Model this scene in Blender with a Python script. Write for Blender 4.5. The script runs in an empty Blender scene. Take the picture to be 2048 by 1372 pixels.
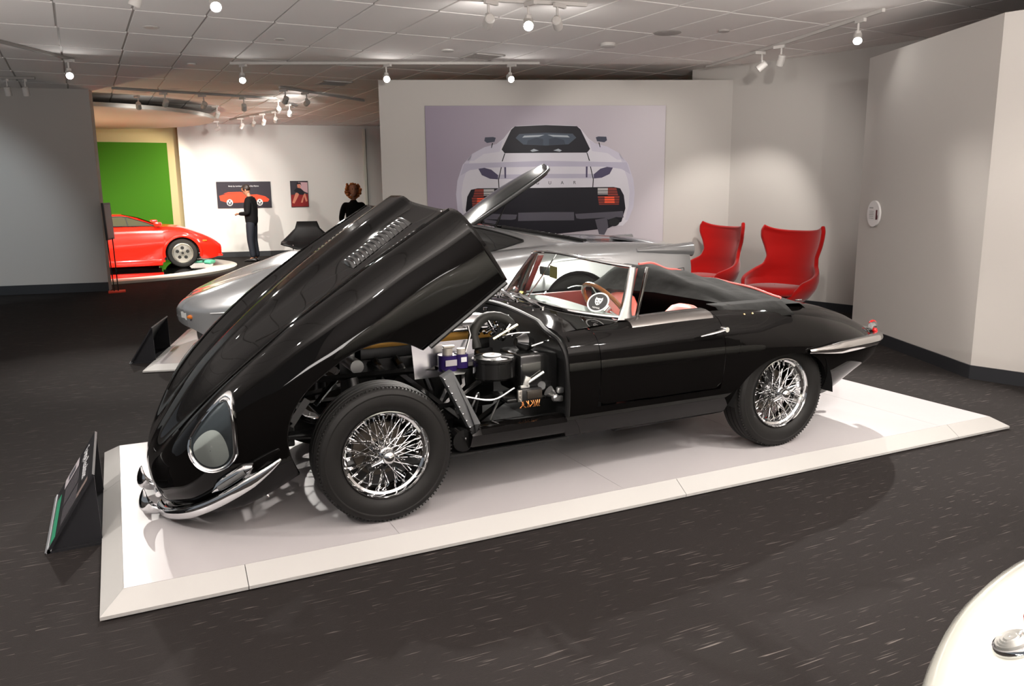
import bpy, bmesh, math, random
import numpy as np
from mathutils import Vector, Matrix, Euler
random.seed(7)
R = math.radians
PI = math.pi
S = bpy.context.scene
COL = S.collection

# ------------------------------------------------------------------ camera, world, exposure
cam = bpy.data.cameras.new('camera'); cam_o = bpy.data.objects.new('camera', cam); COL.objects.link(cam_o)
yaw, pitch, roll = .4502, .1872, -.0102
fw = Vector((math.sin(yaw)*math.cos(pitch), math.cos(yaw)*math.cos(pitch), -math.sin(pitch)))
rt = Vector((math.cos(yaw), -math.sin(yaw), 0)); up = rt.cross(fw)
r2 = rt*math.cos(roll)+up*math.sin(roll); u2 = -rt*math.sin(roll)+up*math.cos(roll)
M = Matrix((r2, u2, -fw)).transposed().to_4x4(); M.translation = Vector((-1.039, -4.1967, 1.5362))
cam_o.matrix_world = M
cam.sensor_width = 36; cam.lens = 36*1620/2048; cam.clip_end = 100
S.camera = cam_o
S.view_settings.view_transform = 'Standard'; S.view_settings.look = 'None'
S.view_settings.gamma = 1; S.view_settings.use_curve_mapping = False
S.view_settings.exposure = 0.0
W = bpy.data.worlds.new('world'); S.world = W; W.use_nodes = True
W.node_tree.nodes['Background'].inputs[0].default_value = (.88, .93, 1, 1)
W.node_tree.nodes['Background'].inputs[1].default_value = 0.2
S.cycles.max_bounces = 8; S.cycles.diffuse_bounces = 4; S.cycles.glossy_bounces = 5
S.cycles.transmission_bounces = 6; S.cycles.transparent_max_bounces = 10
S.cycles.sample_clamp_indirect = 4; S.cycles.caustics_reflective = False; S.cycles.caustics_refractive = False

def ceiling_fill(loc, sx, sy, watts, tilt=(PI, 0, 0)):
    """unseen area light facing up, added as fill to brighten the ceiling"""
    l = bpy.data.lights.new('ceiling_fill_light', 'AREA'); l.shape = 'RECTANGLE'; l.size = sx; l.size_y = sy; l.energy = watts; l.color = (1, .94, .90)
    o = bpy.data.objects.new('ceiling_fill_light', l); COL.objects.link(o); o.location = loc; o.rotation_euler = tilt; return o
ceiling_fill((.7, -5.9, .5), 4.6, 3.2, 1500); ceiling_fill((-4.6, 1.5, .5), 2.0, 6, 160)  # added fill out of view, lifts the ceiling from below

FZ = -.08      # carpet level (z = 0 is the top of the near white platform)
CZ = 3.20      # ceiling

LK = 2.8
def spot(loc, target, watts, size=70, blend=.5, radius=.04, color=(1, .96, .92)):
    l = bpy.data.lights.new('spot_beam', 'SPOT'); l.energy = watts*LK; l.spot_size = R(size); l.spot_blend = blend
    l.shadow_soft_size = radius; l.color = color
    o = bpy.data.objects.new('spot_beam', l); COL.objects.link(o); o.location = loc
    o.rotation_euler = (Vector(target)-Vector(loc)).to_track_quat('-Z', 'Y').to_euler()
    return o

# ------------------------------------------------------------------ materials
MATS = {}
def mat(name, col=(.5, .5, .5), rough=.5, metal=0, coat=0, emit=None, es=0, trans=0, ior=1.45, alpha=1, spec=.5, sheen=0, bump=None, crough=.03):
    if name in MATS: return MATS[name]
    m = bpy.data.materials.new(name); m.use_nodes = True; nt = m.node_tree; b = nt.nodes['Principled BSDF']
    b.inputs['Base Color'].default_value = (*col, 1); b.inputs['Roughness'].default_value = rough
    b.inputs['Metallic'].default_value = metal; b.inputs['Coat Weight'].default_value = coat
    b.inputs['Coat Roughness'].default_value = crough
    b.inputs['Transmission Weight'].default_value = trans; b.inputs['IOR'].default_value = ior
    b.inputs['Alpha'].default_value = alpha; b.inputs['Specular IOR Level'].default_value = spec
    b.inputs['Sheen Weight'].default_value = sheen
    if emit: b.inputs['Emission Color'].default_value = (*emit, 1); b.inputs['Emission Strength'].default_value = es
    # procedural variation: faint noise on colour and roughness, optional relief
    tc = nt.nodes.new('ShaderNodeTexCoord'); nz = nt.nodes.new('ShaderNodeTexNoise')
    sc, st, dist = bump if bump else (30, .05, .002)
    nz.inputs['Scale'].default_value = sc; nz.inputs['Detail'].default_value = 3
    nt.links.new(tc.outputs['Object'], nz.inputs['Vector'])
    mp = nt.nodes.new('ShaderNodeMapRange'); mp.inputs['To Min'].default_value = max(0, rough*.93); mp.inputs['To Max'].default_value = min(1, rough*1.07+.002)
    nt.links.new(nz.outputs['Fac'], mp.inputs['Value']); nt.links.new(mp.outputs[0], b.inputs['Roughness'])
    if bump:
        bp = nt.nodes.new('ShaderNodeBump'); bp.inputs['Strength'].default_value = st; bp.inputs['Distance'].default_value = dist
        nt.links.new(nz.outputs['Fac'], bp.inputs['Height']); nt.links.new(bp.outputs[0], b.inputs['Normal'])
    MATS[name] = m; return m
def thin_glass(name, tint=(.93, .97, .95), rough=.0):
    """pane glass: clear transmission with a fresnel reflection on top"""
    if name in MATS: return MATS[name]
    m = bpy.data.materials.new(name); m.use_nodes = True; nt = m.node_tree; nt.nodes.clear()
    out = nt.nodes.new('ShaderNodeOutputMaterial'); mx = nt.nodes.new('ShaderNodeMixShader'); tr = nt.nodes.new('ShaderNodeBsdfTransparent'); gl = nt.nodes.new('ShaderNodeBsdfGlossy')
    fr = nt.nodes.new('ShaderNodeFresnel'); fr.inputs[0].default_value = 1.45; tr.inputs[0].default_value = (*tint, 1); gl.inputs['Roughness'].default_value = rough
    nt.links.new(fr.outputs[0], mx.inputs[0]); nt.links.new(tr.outputs[0], mx.inputs[1]); nt.links.new(gl.outputs[0], mx.inputs[2]); nt.links.new(mx.outputs[0], out.inputs[0])
    MATS[name] = m; return m
def mixcol(m, facsock, c1, c2):
    nt = m.node_tree; mx = nt.nodes.new('ShaderNodeMix'); mx.data_type = 'RGBA'
    mx.inputs[6].default_value = (*c1, 1); mx.inputs[7].default_value = (*c2, 1)
    nt.links.new(facsock, mx.inputs[0]); nt.links.new(mx.outputs[2], nt.nodes['Principled BSDF'].inputs['Base Color']); return mx

# ------------------------------------------------------------------ geometry helpers
def V3(a): return np.array(a, float)
class G:
    def __init__(s): s.v = []; s.f = []; s.m = []; s.cur = 0
    def add(s, vs, fs):
        o = len(s.v); s.v += [tuple(map(float, q)) for q in vs]; s.f += [tuple(i+o for i in f) for f in fs]; s.m += [s.cur]*len(fs); return s
    def box(s, c, d, rot=None, bev=0):
        hx, hy, hz = d[0]/2, d[1]/2, d[2]/2; b = min(bev, hx*.9, hy*.9, hz*.9)
        if b <= 0:
            vs = [(x, y, z) for x in (-hx, hx) for y in (-hy, hy) for z in (-hz, hz)]
            fs = [(0, 1, 3, 2), (4, 6, 7, 5), (0, 4, 5, 1), (2, 3, 7, 6), (0, 2, 6, 4), (1, 5, 7, 3)]
        else:
            bm = bmesh.new(); bmesh.ops.create_cube(bm, size=1)
            for q in bm.verts: q.co = Vector((q.co.x*d[0], q.co.y*d[1], q.co.z*d[2]))
            bmesh.ops.bevel(bm, geom=list(bm.edges), offset=b, segments=2, profile=.5, affect='EDGES')
            bm.verts.index_update(); vs = [q.co[:] for q in bm.verts]; fs = [tuple(w.index for w in f.verts) for f in bm.faces]; bm.free()
        Mx = Euler(rot).to_matrix() if rot is not None else Matrix.Identity(3)
        return s.add([(Mx @ Vector(q))+Vector(c) for q in vs], fs)
    def tube(s, pts, r, n=8, cap=True, closed=False, flat=1):
        pts = [Vector(q) for q in pts]; k = len(pts); rs = r if hasattr(r, '__len__') else [r]*k
        t0 = (pts[1]-pts[0]).normalized(); u = t0.orthogonal().normalized()
        if abs(t0.z) < .9: u = t0.cross(Vector((0, 0, 1))).normalized()
        vs = []
        for i, q in enumerate(pts):
            a = pts[(i-1) % k] if (i > 0 or closed) else q; b = pts[(i+1) % k] if (i < k-1 or closed) else q
            t = (b-a).normalized(); u = (u-t*u.dot(t)).normalized(); w = t.cross(u)
            for j in range(n):
                an = 2*PI*j/n; vs.append(q+(u*math.cos(an)+w*math.sin(an)*flat)*rs[i])
        fs = []
        for i in range(k if closed else k-1):
            a, b = i*n, ((i+1) % k)*n
            for j in range(n): fs.append((a+j, a+(j+1) % n, b+(j+1) % n, b+j))
        if cap and not closed: fs += [tuple(range(n))[::-1], tuple(range((k-1)*n, k*n))]
        return s.add(vs, fs)
    def cyl(s, a, b, r, n=16, r1=None): return s.tube([a, b], [r, r if r1 is None else r1], n)
    def lathe(s, prof, o=(0, 0, 0), axis=(0, 0, 1), n=24, arc=(0, 2*PI), cap=False):
        """prof: (radius, height along axis)"""
        ax = Vector(axis).normalized(); u = ax.orthogonal().normalized(); w = ax.cross(u); o = Vector(o)
        full = abs(arc[1]-arc[0]-2*PI) < 1e-6; m = n if full else n+1; vs = []
        for r_, h in prof:
            for j in range(m):
                an = arc[0]+(arc[1]-arc[0])*j/n; vs.append(o+ax*h+(u*math.cos(an)+w*math.sin(an))*r_)
        fs = []
        for i in range(len(prof)-1):
            for j in range(n):
                j2 = (j+1) % m; fs.append((i*m+j, i*m+j2, (i+1)*m+j2, (i+1)*m+j))
        if cap: fs += [tuple(range(m))[::-1], tuple(range((len(prof)-1)*m, len(prof)*m))]
        return s.add(vs, fs)
    def ball(s, c, r, n=12, sc=(1, 1, 1)):
        k = n//2; vs = [(0, 0, -1)]+[(math.cos(2*PI*j/n)*math.sin(PI*i/k), math.sin(2*PI*j/n)*math.sin(PI*i/k), -math.cos(PI*i/k)) for i in range(1, k) for j in range(n)]+[(0, 0, 1)]
        fs = [(0, 1+(j+1) % n, 1+j) for j in range(n)]
        for i in range(k-2):
            for j in range(n): a = 1+i*n; fs.append((a+j, a+(j+1) % n, a+n+(j+1) % n, a+n+j))
        L = len(vs)-1; a = 1+(k-2)*n; fs += [(a+j, a+(j+1) % n, L) for j in range(n)]
        return s.add([(c[0]+q[0]*r*sc[0], c[1]+q[1]*r*sc[1], c[2]+q[2]*r*sc[2]) for q in vs], fs)
    def grid(s, A, flip=False, cu=False, cv=False):
        A = np.asarray(A); a, b = A.shape[:2]; fs = []
        for i in range(a if cu else a-1):
            for j in range(b if cv else b-1):
                q = (i*b+j, i*b+(j+1) % b, ((i+1) % a)*b+(j+1) % b, ((i+1) % a)*b+j); fs.append(q[::-1] if flip else q)
        return s.add(A.reshape(-1, 3), fs)
    def prism(s, poly, z0, z1, fn=None):
        """poly of (a,b) extruded between z0,z1; fn maps (a,b,z)->xyz"""
        fn = fn or (lambda a, b, z: (a, b, z)); k = len(poly)
        vs = [fn(a, b, z0) for a, b in poly]+[fn(a, b, z1) for a, b in poly]
        fs = [tuple(range(k))[::-1], tuple(range(k, 2*k))]+[(i, (i+1) % k, k+(i+1) % k, k+i) for i in range(k)]
        return s.add(vs, fs)
def half_pipe(g, x, z, r, y0, y1, a0=-8, a1=188, n=20):
    """arched wheel well lining with its inner wall"""
    A = [(x+r*math.cos(R(a0+(a1-a0)*k/n)), z+r*math.sin(R(a0+(a1-a0)*k/n))) for k in range(n+1)]
    g.grid([[(a, y0, b), (a, y1, b)] for a, b in A]); g.add([(a, y0, b) for a, b in A], [tuple(range(n+1))]); return g
def rootof(o):
    while o.parent: o = o.parent
    return o
def build(name, g, m, parent=None, world=False, smooth=35, label=None, kind=None, weld=False, solid=0, sub=0, fixn=True):
    me = bpy.data.meshes.new(name); vs = g.v
    if world and parent is not None:
        inv = rootof(parent).matrix_basis.inverted(); vs = [(inv @ Vector(q))[:] for q in vs]
    me.from_pydata(vs, [], g.f)
    ms = m if isinstance(m, (list, tuple)) else [m]
    for q in ms: me.materials.append(q)
    me.polygons.foreach_set('material_index', g.m)
    if weld or fixn:
        bm = bmesh.new(); bm.from_mesh(me)
        if weld: bmesh.ops.remove_doubles(bm, verts=bm.verts, dist=1e-4)
        if fixn: bmesh.ops.recalc_face_normals(bm, faces=bm.faces)
        bm.to_mesh(me); bm.free()
    if smooth:
        me.shade_smooth(); me.set_sharp_from_angle(angle=R(smooth))
    o = bpy.data.objects.new(name, me); COL.objects.link(o)
    if parent is not None: o.parent = parent
    if label: o['label'] = label
    if kind: o['kind'] = kind
    if solid:
        md = o.modifiers.new('solid', 'SOLIDIFY'); md.thickness = solid; md.offset = -1
    if sub:
        md = o.modifiers.new('sub', 'SUBSURF'); md.levels = sub; md.render_levels = sub
    return o
def thing(name, label, cat, loc=(0, 0, 0), rotz=0, group=None):
    o = bpy.data.objects.new(name, None); COL.objects.link(o); o.location = loc; o.rotation_euler = (0, 0, rotz); o.empty_display_size = .1
    o.matrix_basis = Matrix.Translation(loc) @ Matrix.Rotation(rotz, 4, 'Z')
    o['label'] = label; o['category'] = cat
    if group: o['group'] = group
    return o
def tag(o, label, cat, group=None):
    o['label'] = label; o['category'] = cat
    if group: o['group'] = group
    return o
def copytree(o, parent=None):
    c = o.copy(); COL.objects.link(c)
    if parent is not None: c.parent = parent
    for ch in list(o.children): copytree(ch, c)
    return c
def catmull(P, n):
    P = np.asarray(P, float); k = len(P); out = []
    ts = np.linspace(0, k-1, n)
    for t in ts:
        i = min(int(t), k-2); f = t-i
        p0 = P[i-1] if i > 0 else 2*P[0]-P[1]; p1 = P[i]; p2 = P[i+1]; p3 = P[i+2] if i+2 < k else 2*P[-1]-P[-2]
        out.append(.5*((2*p1)+(p2-p0)*f+(2*p0-5*p1+4*p2-p3)*f*f+(3*p1-p0-3*p2+p3)*f**3))
    return np.array(out)
def spl(xs, ys, x):
    """shape-preserving cubic through table xs,ys"""
    xs = np.asarray(xs, float); ys = np.asarray(ys, float)
    h = np.diff(xs); d = np.diff(ys)/h; m = np.zeros(len(xs))
    for i in range(1, len(xs)-1):
        if d[i-1]*d[i] > 0:
            w1 = 2*h[i]+h[i-1]; w2 = h[i]+2*h[i-1]; m[i] = (w1+w2)/(w1/d[i-1]+w2/d[i])
    m[0] = d[0]; m[-1] = d[-1]
    x = min(max(x, xs[0]), xs[-1]); i = min(np.searchsorted(xs, x, side='right')-1, len(xs)-2); i = max(i, 0)
    t = (x-xs[i])/h[i]
    return float((2*t**3-3*t*t+1)*ys[i]+(t**3-2*t*t+t)*h[i]*m[i]+(-2*t**3+3*t*t)*ys[i+1]+(t**3-t*t)*h[i]*m[i+1])
def resample(P, n):
    P = np.asarray(P, float); d = np.r_[0, np.cumsum(np.linalg.norm(np.diff(P, axis=0), axis=1))]
    t = np.linspace(0, d[-1], n); return np.stack([np.interp(t, d, P[:, k]) for k in range(P.shape[1])], 1)
def text(name, body, size, m, parent, loc, rot, ext=.001, align='CENTER', spacing=1, label=None):
    c = bpy.data.curves.new(name, 'FONT'); c.body = body; c.size = size; c.extrude = ext; c.align_x = align; c.space_character = spacing
    o = bpy.data.objects.new(name, c); COL.objects.link(o); o.data.materials.append(m)
    if parent is not None: o.parent = parent
    o.location = loc; o.rotation_euler = rot
    bpy.context.view_layer.update(); me = bpy.data.meshes.new_from_object(o.evaluated_get(bpy.context.evaluated_depsgraph_get()))
    bpy.data.objects.remove(o); o = bpy.data.objects.new(name, me); COL.objects.link(o); o.parent = parent; o.location = loc; o.rotation_euler = rot
    if label: o['label'] = label
    return o

white_wall = mat('wall_paint', (.49, .462, .434), .85, bump=(60, .08, .002), spec=.25)
dark_base = mat('baseboard_rubber', (.018, .019, .022), .45)
black_paint = mat('black_paint', (.003, .0027, .0026), .03, spec=.2)
chrome = mat('chrome', (.86, .87, .88), .05, 1)
satin = mat('satin_metal', (.45, .43, .42), .23, 1)
rubber = mat('tyre_rubber', (.008, .0075, .007), .6, spec=.3, bump=(80, .1, .001))
satin_black = mat('satin_black', (.012, .012, .012), .4)
fixture_white = mat('fixture_white', (.62, .59, .56), .5)
lens_glow = mat('lamp_lens', (1, 1, 1), .3, emit=(1, .97, .93), es=260)
# ------------------------------------------------------------------ SETTING
def struct(name, g, m, parent=None, **k):
    o = build(name, g, m, parent, **k); o['kind'] = 'structure'; return o
# carpet: charcoal plank carpet with short pale flecks, planks turned by cells
carpet = mat('carpet', (.03, .027, .026), .95, spec=.15, bump=(240, .5, .003))
nt = carpet.node_tree
tc = nt.nodes.new('ShaderNodeTexCoord')
def mapped(rot, scale):
    mp = nt.nodes.new('ShaderNodeMapping'); mp.inputs['Rotation'].default_value = (0, 0, rot); mp.inputs['Scale'].default_value = scale
    nt.links.new(tc.outputs['Object'], mp.inputs['Vector']); return mp.outputs[0]
def math_(op, a, b=None, c=None):
    n = nt.nodes.new('ShaderNodeMath'); n.operation = op
    for i, q in enumerate((a, b, c)):
        if q is None: continue
        if isinstance(q, (int, float)): n.inputs[i].default_value = q
        else: nt.links.new(q, n.inputs[i])
    return n.outputs[0]
def flecks(rot, sc, thr):
    nz = nt.nodes.new('ShaderNodeTexNoise'); nz.inputs['Scale'].default_value = 1; nz.inputs['Detail'].default_value = 1; nz.inputs['Roughness'].default_value = .4
    nt.links.new(mapped(rot, sc), nz.inputs['Vector'])
    mr = nt.nodes.new('ShaderNodeMapRange'); mr.inputs['From Min'].default_value = thr; mr.inputs['From Max'].default_value = thr+.1
    nt.links.new(nz.outputs['Fac'], mr.inputs['Value']); return mr.outputs[0]
f1 = flecks(R(-3), (6.5, 130, 1), .655); f2 = flecks(R(87), (9, 130, 1), .68)
ck = nt.nodes.new('ShaderNodeTexVoronoi'); ck.inputs['Scale'].default_value = 1.0; ck.distance = 'CHEBYCHEV'
nt.links.new(mapped(0, (2.1, 3.3, 1)), ck.inputs['Vector'])
sep = nt.nodes.new('ShaderNodeSeparateColor'); nt.links.new(ck.outputs['Color'], sep.inputs[0])
sel = math_('GREATER_THAN', sep.outputs[0], .62)
fl = math_('MAXIMUM', math_('MULTIPLY', f1, math_('SUBTRACT', 1, sel)), math_('MULTIPLY', f2, sel))
fl = math_('MULTIPLY', fl, math_('ADD', math_('MULTIPLY', sep.outputs[1], .7), .3))
mxa = nt.nodes.new('ShaderNodeMix'); mxa.data_type = 'RGBA'; mxa.inputs[6].default_value = (.0098, .0080, .0076, 1); mxa.inputs[7].default_value = (.021, .0175, .0165, 1)
fn = nt.nodes.new('ShaderNodeTexNoise'); fn.inputs['Scale'].default_value = 1; fn.inputs['Detail'].default_value = 5; fn.inputs['Roughness'].default_value = .8
nt.links.new(mapped(R(2), (40, 260, 1)), fn.inputs['Vector']); nt.links.new(fn.outputs['Fac'], mxa.inputs[0])
mxb = nt.nodes.new('ShaderNodeMix'); mxb.data_type = 'RGBA'; mxb.inputs[7].default_value = (.115, .10, .092, 1)
nt.links.new(mxa.outputs[2], mxb.inputs[6]); nt.links.new(fl, mxb.inputs[0])
nt.links.new(mxb.outputs[2], nt.nodes['Principled BSDF'].inputs['Base Color'])
g = G().box((2.5, 6, FZ-.05), (24, 30, .1)); struct('floor', g, carpet, smooth=0)

# ceiling: grid plate with lay-in tiles
grid_m = mat('ceiling_grid', (.50, .475, .455), .7)
tile_m = mat('ceiling_tile', (.90, .86, .835), .9, bump=(90, .25, .004), spec=.2)
ceil = struct('ceiling', G().box((2.5, 6, CZ+.06), (24, 30, .1)), grid_m, smooth=0)
TA = R(3.5); tw, tl = .645, 1.21
tme = None; ntile = 0; far = G()
for j in range(-9, 16):
    for i in range(-18, 22):
        x0 = -.07+tw*(i+.5); y0 = tl*(j+.5)
        x = -.07+(tw*(i+.5))*math.cos(TA)-y0*math.sin(TA)*.4; y = 4.47+y0+(tw*(i+.5))*math.sin(TA)
        if not (-9 < x < 14 and -8.4 < y < 20.4): continue
        # in front of the lens and within its view?
        d = Vector((x, y, CZ))-M.translation; w = d.dot(fw)
        vis = w > .5 and abs(d.dot(r2)/w) < .70 and d.dot(u2)/w < .46
        if vis and y < 14 and ntile < 298 and not (x < -2.6 and y > 11):
            if tme is None:
                o = build('ceiling_tile', G().box((0, 0, 0), (tw-.022, tl-.024, .014), bev=.003), tile_m, ceil, smooth=0); tme = o.data
            else:
                o = bpy.data.objects.new('ceiling_tile', tme); COL.objects.link(o); o.parent = ceil
            o.location = (x, y, CZ+.004); o.rotation_euler = (0, 0, TA*.6); ntile += 1
        else:
            far.box((x, y, CZ+.004), (tw-.022, tl-.024, .014), rot=(0, 0, TA*.6))
build('tile_field', far, tile_m, ceil, smooth=0, kind='stuff')

def wall_run(name, pts, z1, th=.3, m=None, closed=False, z0=FZ):
    """vertical slab following pts; thickness to the left side of travel"""
    P = [Vector((a, b, 0)) for a, b in pts]; k = len(P); off = []
    for i in range(k):
        a = P[max(i-1, 0)]; b = P[min(i+1, k-1)]; t = (b-a).normalized(); off.append(Vector((-t.y, t.x, 0)))
    g = G(); vs = []
    for i in range(k):
        q = P[i]; o2 = q+off[i]*th
        vs += [(q.x, q.y, z0), (q.x, q.y, z1), (o2.x, o2.y, z1), (o2.x, o2.y, z0)]
    fs = [(0, 1, 2, 3), ((k-1)*4+3, (k-1)*4+2, (k-1)*4+1, (k-1)*4)]
    for i in range(k-1):
        a, b = i*4, (i+1)*4
        for j in range(4): fs.append((a+j, b+j, b+(j+1) % 4, a+(j+1) % 4))
    g.add(vs, fs); return struct(name, g, m or white_wall, smooth=20)
def skirting(name, pts, th=.014, h=.105):
    P = [(a, b) for a, b in pts]; return wall_run(name, P, FZ+h, -th, dark_base)
# curved wall on the left
lw = []
for k in range(13):
    t = k/12; x = -1.23-5.2*t; lw.append((x, 11.04+.62*math.sin(t*1.5)))
wall_run('wall_left', lw[::-1], CZ, .25); skirting('baseboard_left', lw[::-1], h=.15)
# far wall with framed prints
a8 = R(-8); wd = Vector((math.cos(a8), math.sin(a8), 0)); B0 = Vector((1.3, 17.55, 0))
def BW(u, d=0): q = B0+wd*u+Vector((math.sin(a8), -math.cos(a8), 0))*d; return (q.x, q.y)
back_paint = mat('far_wall_paint', (.60, .585, .56), .85, bump=(60, .08, .002), spec=.25)
wall_run('wall_back', [BW(-.78), BW(5.0)], CZ, .3, back_paint); skirting('baseboard_back', [BW(-.78), BW(5.0)], h=.13)
struct('trim_1', G().box((*BW(3.72, .04), 1.52), (.06, .08, 3.2)), mat('pale_trim', (.66, .66, .58), .6), smooth=0)
struct('trim_2', G().box((*BW(4.3, -.25), 1.52), (1.0, .04, 3.2)), mat('door_paint', (.30, .27, .24), .6), smooth=0)
cream = mat('cream_paint', (.40, .325, .18), .85, bump=(60, .08, .002), spec=.2)
wall_run('wall_green', [(-4.6, 17.95), BW(-.79, -.18)], CZ, .3, cream)
green = mat('green_panel_paint', (.035, .13, .004), .8, spec=.2)
gp = G().box((-1.6, 17.86, 1.27), (3.75, .04, 2.95)); struct('wall_panel', gp, green, smooth=0)
# poster wall (freestanding, does not reach the ceiling)
PL = Vector((2.31, 6.78, 0)); PR = Vector((6.58, 5.11, 0)); pd = (PR-PL).normalized(); pn = Vector((pd.y, -pd.x, 0))
def PW(s, z, off=0): q = PL+pd*s+pn*off; return (q.x, q.y, z)
wall_run('wall_poster', [PW(0, 0)[:2], PW(5.1, 0)[:2]], 3.0, .36); skirting('baseboard_poster', [PW(0, 0)[:2], PW(4.7, 0)[:2]])
# tall wall behind the red chairs, gently curved
cw = [(6.62, 5.6), (6.86, 5.0), (7.10, 4.4), (7.30, 3.8), (7.44, 3.2), (7.54, 2.6), (7.60, 2.0)]
wall_run('wall_chairs', cw, CZ, .25); skirting('baseboard_chairs', cw)
# low panel wall on the right with its corner
rw = [(6.28, 2.20), (5.38, .15), (5.60, -.62), (6.6, -4.0), (7.0, -6.5)]
def sharp_wall(name, pts, z1, th, m):
    g = G()
    for i in range(len(pts)-1):
        a = Vector((*pts[i], 0)); b = Vector((*pts[i+1], 0)); t = (b-a).normalized(); n = Vector((-t.y, t.x, 0))*th
        e = t*.001
        vs = [(q.x, q.y, z) for q in (a-e, b+e, b+e+n, a-e+n) for z in (FZ, z1)]
        g.add(vs, [(0, 1, 3, 2), (2, 3, 5, 4), (4, 5, 7, 6), (6, 7, 1, 0), (1, 7, 5, 3), (0, 2, 4, 6)])
    return struct(name, g, m, smooth=0)
sharp_wall('wall_right', rw, 2.86, .2, white_wall); sharp_wall('baseboard_right', rw, FZ+.115, -.014, dark_base)
# the rest of the gallery around and behind the camera
shell = mat('gallery_shell', (.16, .15, .15), .9)
for nm, c, d in (('wall_outer_front', (6.5, -8.9, 1.6), (16, .2, 3.6)), ('wall_outer_right', (14.4, 6, 1.6), (.2, 30, 3.6)),
                 ('wall_outer_back', (2.5, 20.9, 1.6), (24, .2, 3.6))):
    struct(nm, G().box(c, d), shell, smooth=0)

# ------------------------------------------------------------------ ceiling fittings
def flat_disc(name, x, y, r, label, cat, m=None, h=.02):
    g = G().lathe([(0, 0), (r*.9, 0), (r, .006), (r, h)], (x, y, CZ-.004-h), n=28)
    o = build(name, g, m or fixture_white); return tag(o, label, cat)
cm = mat('ceiling_speaker_grey', (.42, .39, .37), .7)
flat_disc('ceiling_speaker', 4.56, 3.42, .15, 'round grey flush ceiling speaker above the red chairs, largest of the ceiling discs', 'speaker', cm, .008)
flat_disc('smoke_detector', 4.31, 4.22, .09, 'white domed smoke detector on the ceiling beyond the three lamp track', 'detector', h=.04)
flat_disc('smoke_detector', 2.75, 5.34, .075, 'small white ceiling disc left of the square ceiling vent', 'detector', h=.02)
flat_disc('ceiling_disc', 5.03, 3.05, .06, 'small beige cap on the ceiling left of the right hand lamp track', 'cap', cm, h=.02)
flat_disc('sprinkler_cap', -.53, 5.21, .08, 'flat white sprinkler cover between the two nearest lamps at upper left', 'sprinkler', h=.01)
flat_disc('sprinkler_cap', .78, 5.38, .06, 'small white sprinkler cover beyond the bright lamp at the top edge', 'sprinkler', h=.012)
flat_disc('sprinkler_cap', .05, 7.6, .06, 'small white sprinkler cover left of the lamp above the far prints', 'sprinkler', h=.015)
def vent(x, y, rot, s, label):
    t = thing('ceiling_vent', label, 'vent', (x, y, CZ-.012), rot)
    g = G()
    for a in (-1, 1): g.box((a*s, 0, 0), (.03, 2*s+.03, .012)); g.box((0, a*s, 0), (2*s+.03, .03, .012))
    build('frame', g, fixture_white, t, smooth=0)
    for k in range(7): build('slat', G().box((0, -s+.05+k*(2*s-.1)/6, 0), (2*s-.03, .022, .004), rot=(R(35), 0, 0)), cm, t, smooth=0)
vent(3.33, 5.62, TA, .2, 'square white ceiling vent in front of the poster wall'); vent(2.22, 8.82, TA, .22, 'dark slotted ceiling vent left of the poster wall top')

# ------------------------------------------------------------------ track lights
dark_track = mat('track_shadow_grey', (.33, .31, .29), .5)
def track(pts, label, m=None):
    g = G()
    for a, b in zip(pts[:-1], pts[1:]):
        a = Vector(a); b = Vector(b); c = (a+b)/2; L = (b-a).length
        g.box((c.x, c.y, CZ-.022), (L+.03, .036, .034), rot=(0, 0, math.atan2(b.y-a.y, b.x-a.x)), bev=.003)
    return tag(build('light_track', g, m or fixture_white, smooth=20), label, 'light track')
HEADS = {}
def head(kind, x, y, tgt, label, group=None, watts=0, size=60, lit=True, zt=CZ-.04, s=1.0, ang=None, color=(1, .95, .89), blend=.6, rad=.035):
    """track spotlight: adapter box, stem, can, lens; can aims at tgt"""
    t = thing('track_spotlight', label, 'spotlight', (x, y, zt), 0, group)
    d = (Vector(tgt)-Vector((x, y, zt-.17*s))); d.normalize()
    rz = ang if ang is not None else math.atan2(d.y, d.x)+.6
    q = Matrix.Rotation(rz, 3, 'Z')
    def tv(p): return (q @ Vector(p)*s)[:]
    build('adapter', G().box(tv((.03, 0, -.015)), (.14*s, .034*s, .035*s), rot=(0, 0, rz), bev=.003), fixture_white, t, smooth=20)
    build('stem', G().cyl(tv((0, 0, -.03)), tv((0, 0, -.125)), .011*s, 10).box(tv((0, 0, -.115)), (.03*s, .05*s, .03*s), rot=(0, 0, rz), bev=.004), fixture_white, t)
    c = Vector((0, 0, -.17*s)); ax = d
    prof = [(.0, -.068), (.034, -.066), (.043, -.055), (.044, .055), (.041, .058), (.038, .05)]
    build('lamp_can', G().lathe([(a*s, b*s) for a, b in prof], c, ax, 24), fixture_white, t)
    lens = G().lathe([(0, .047*s), (.0385*s, .047*s)], c, ax, 24)
    build('lens', lens, lens_glow if lit else mat('lens_off', (.2, .2, .2), .2), t)
    if watts: spot(Vector((x, y, zt))+c+ax*.075*s, tgt, watts, size, blend, rad, color)
    return t
ON = []
EC = (1.2, -.2, .5)
track([(.6, 2.95), (2.98, 2.52)], 'white lamp track at the top edge carrying three spotlights')
track([(-1.2, 2.95), (.2, 2.78)], 'white lamp track just above the upper left edge')
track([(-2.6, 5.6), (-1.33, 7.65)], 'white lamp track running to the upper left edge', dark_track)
track([(.5, 7.25), (4.2, 5.75)], 'long white lamp track in front of the poster wall')
track([(5.72, 1.60), (6.30, 3.95), (6.52, 5.15)], 'long white lamp track sloping above the red chairs')
track([(-2.45, 9.9), (-1.9, 9.72)], 'short grey lamp track at the left edge above the curved wall', dark_track)
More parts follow.
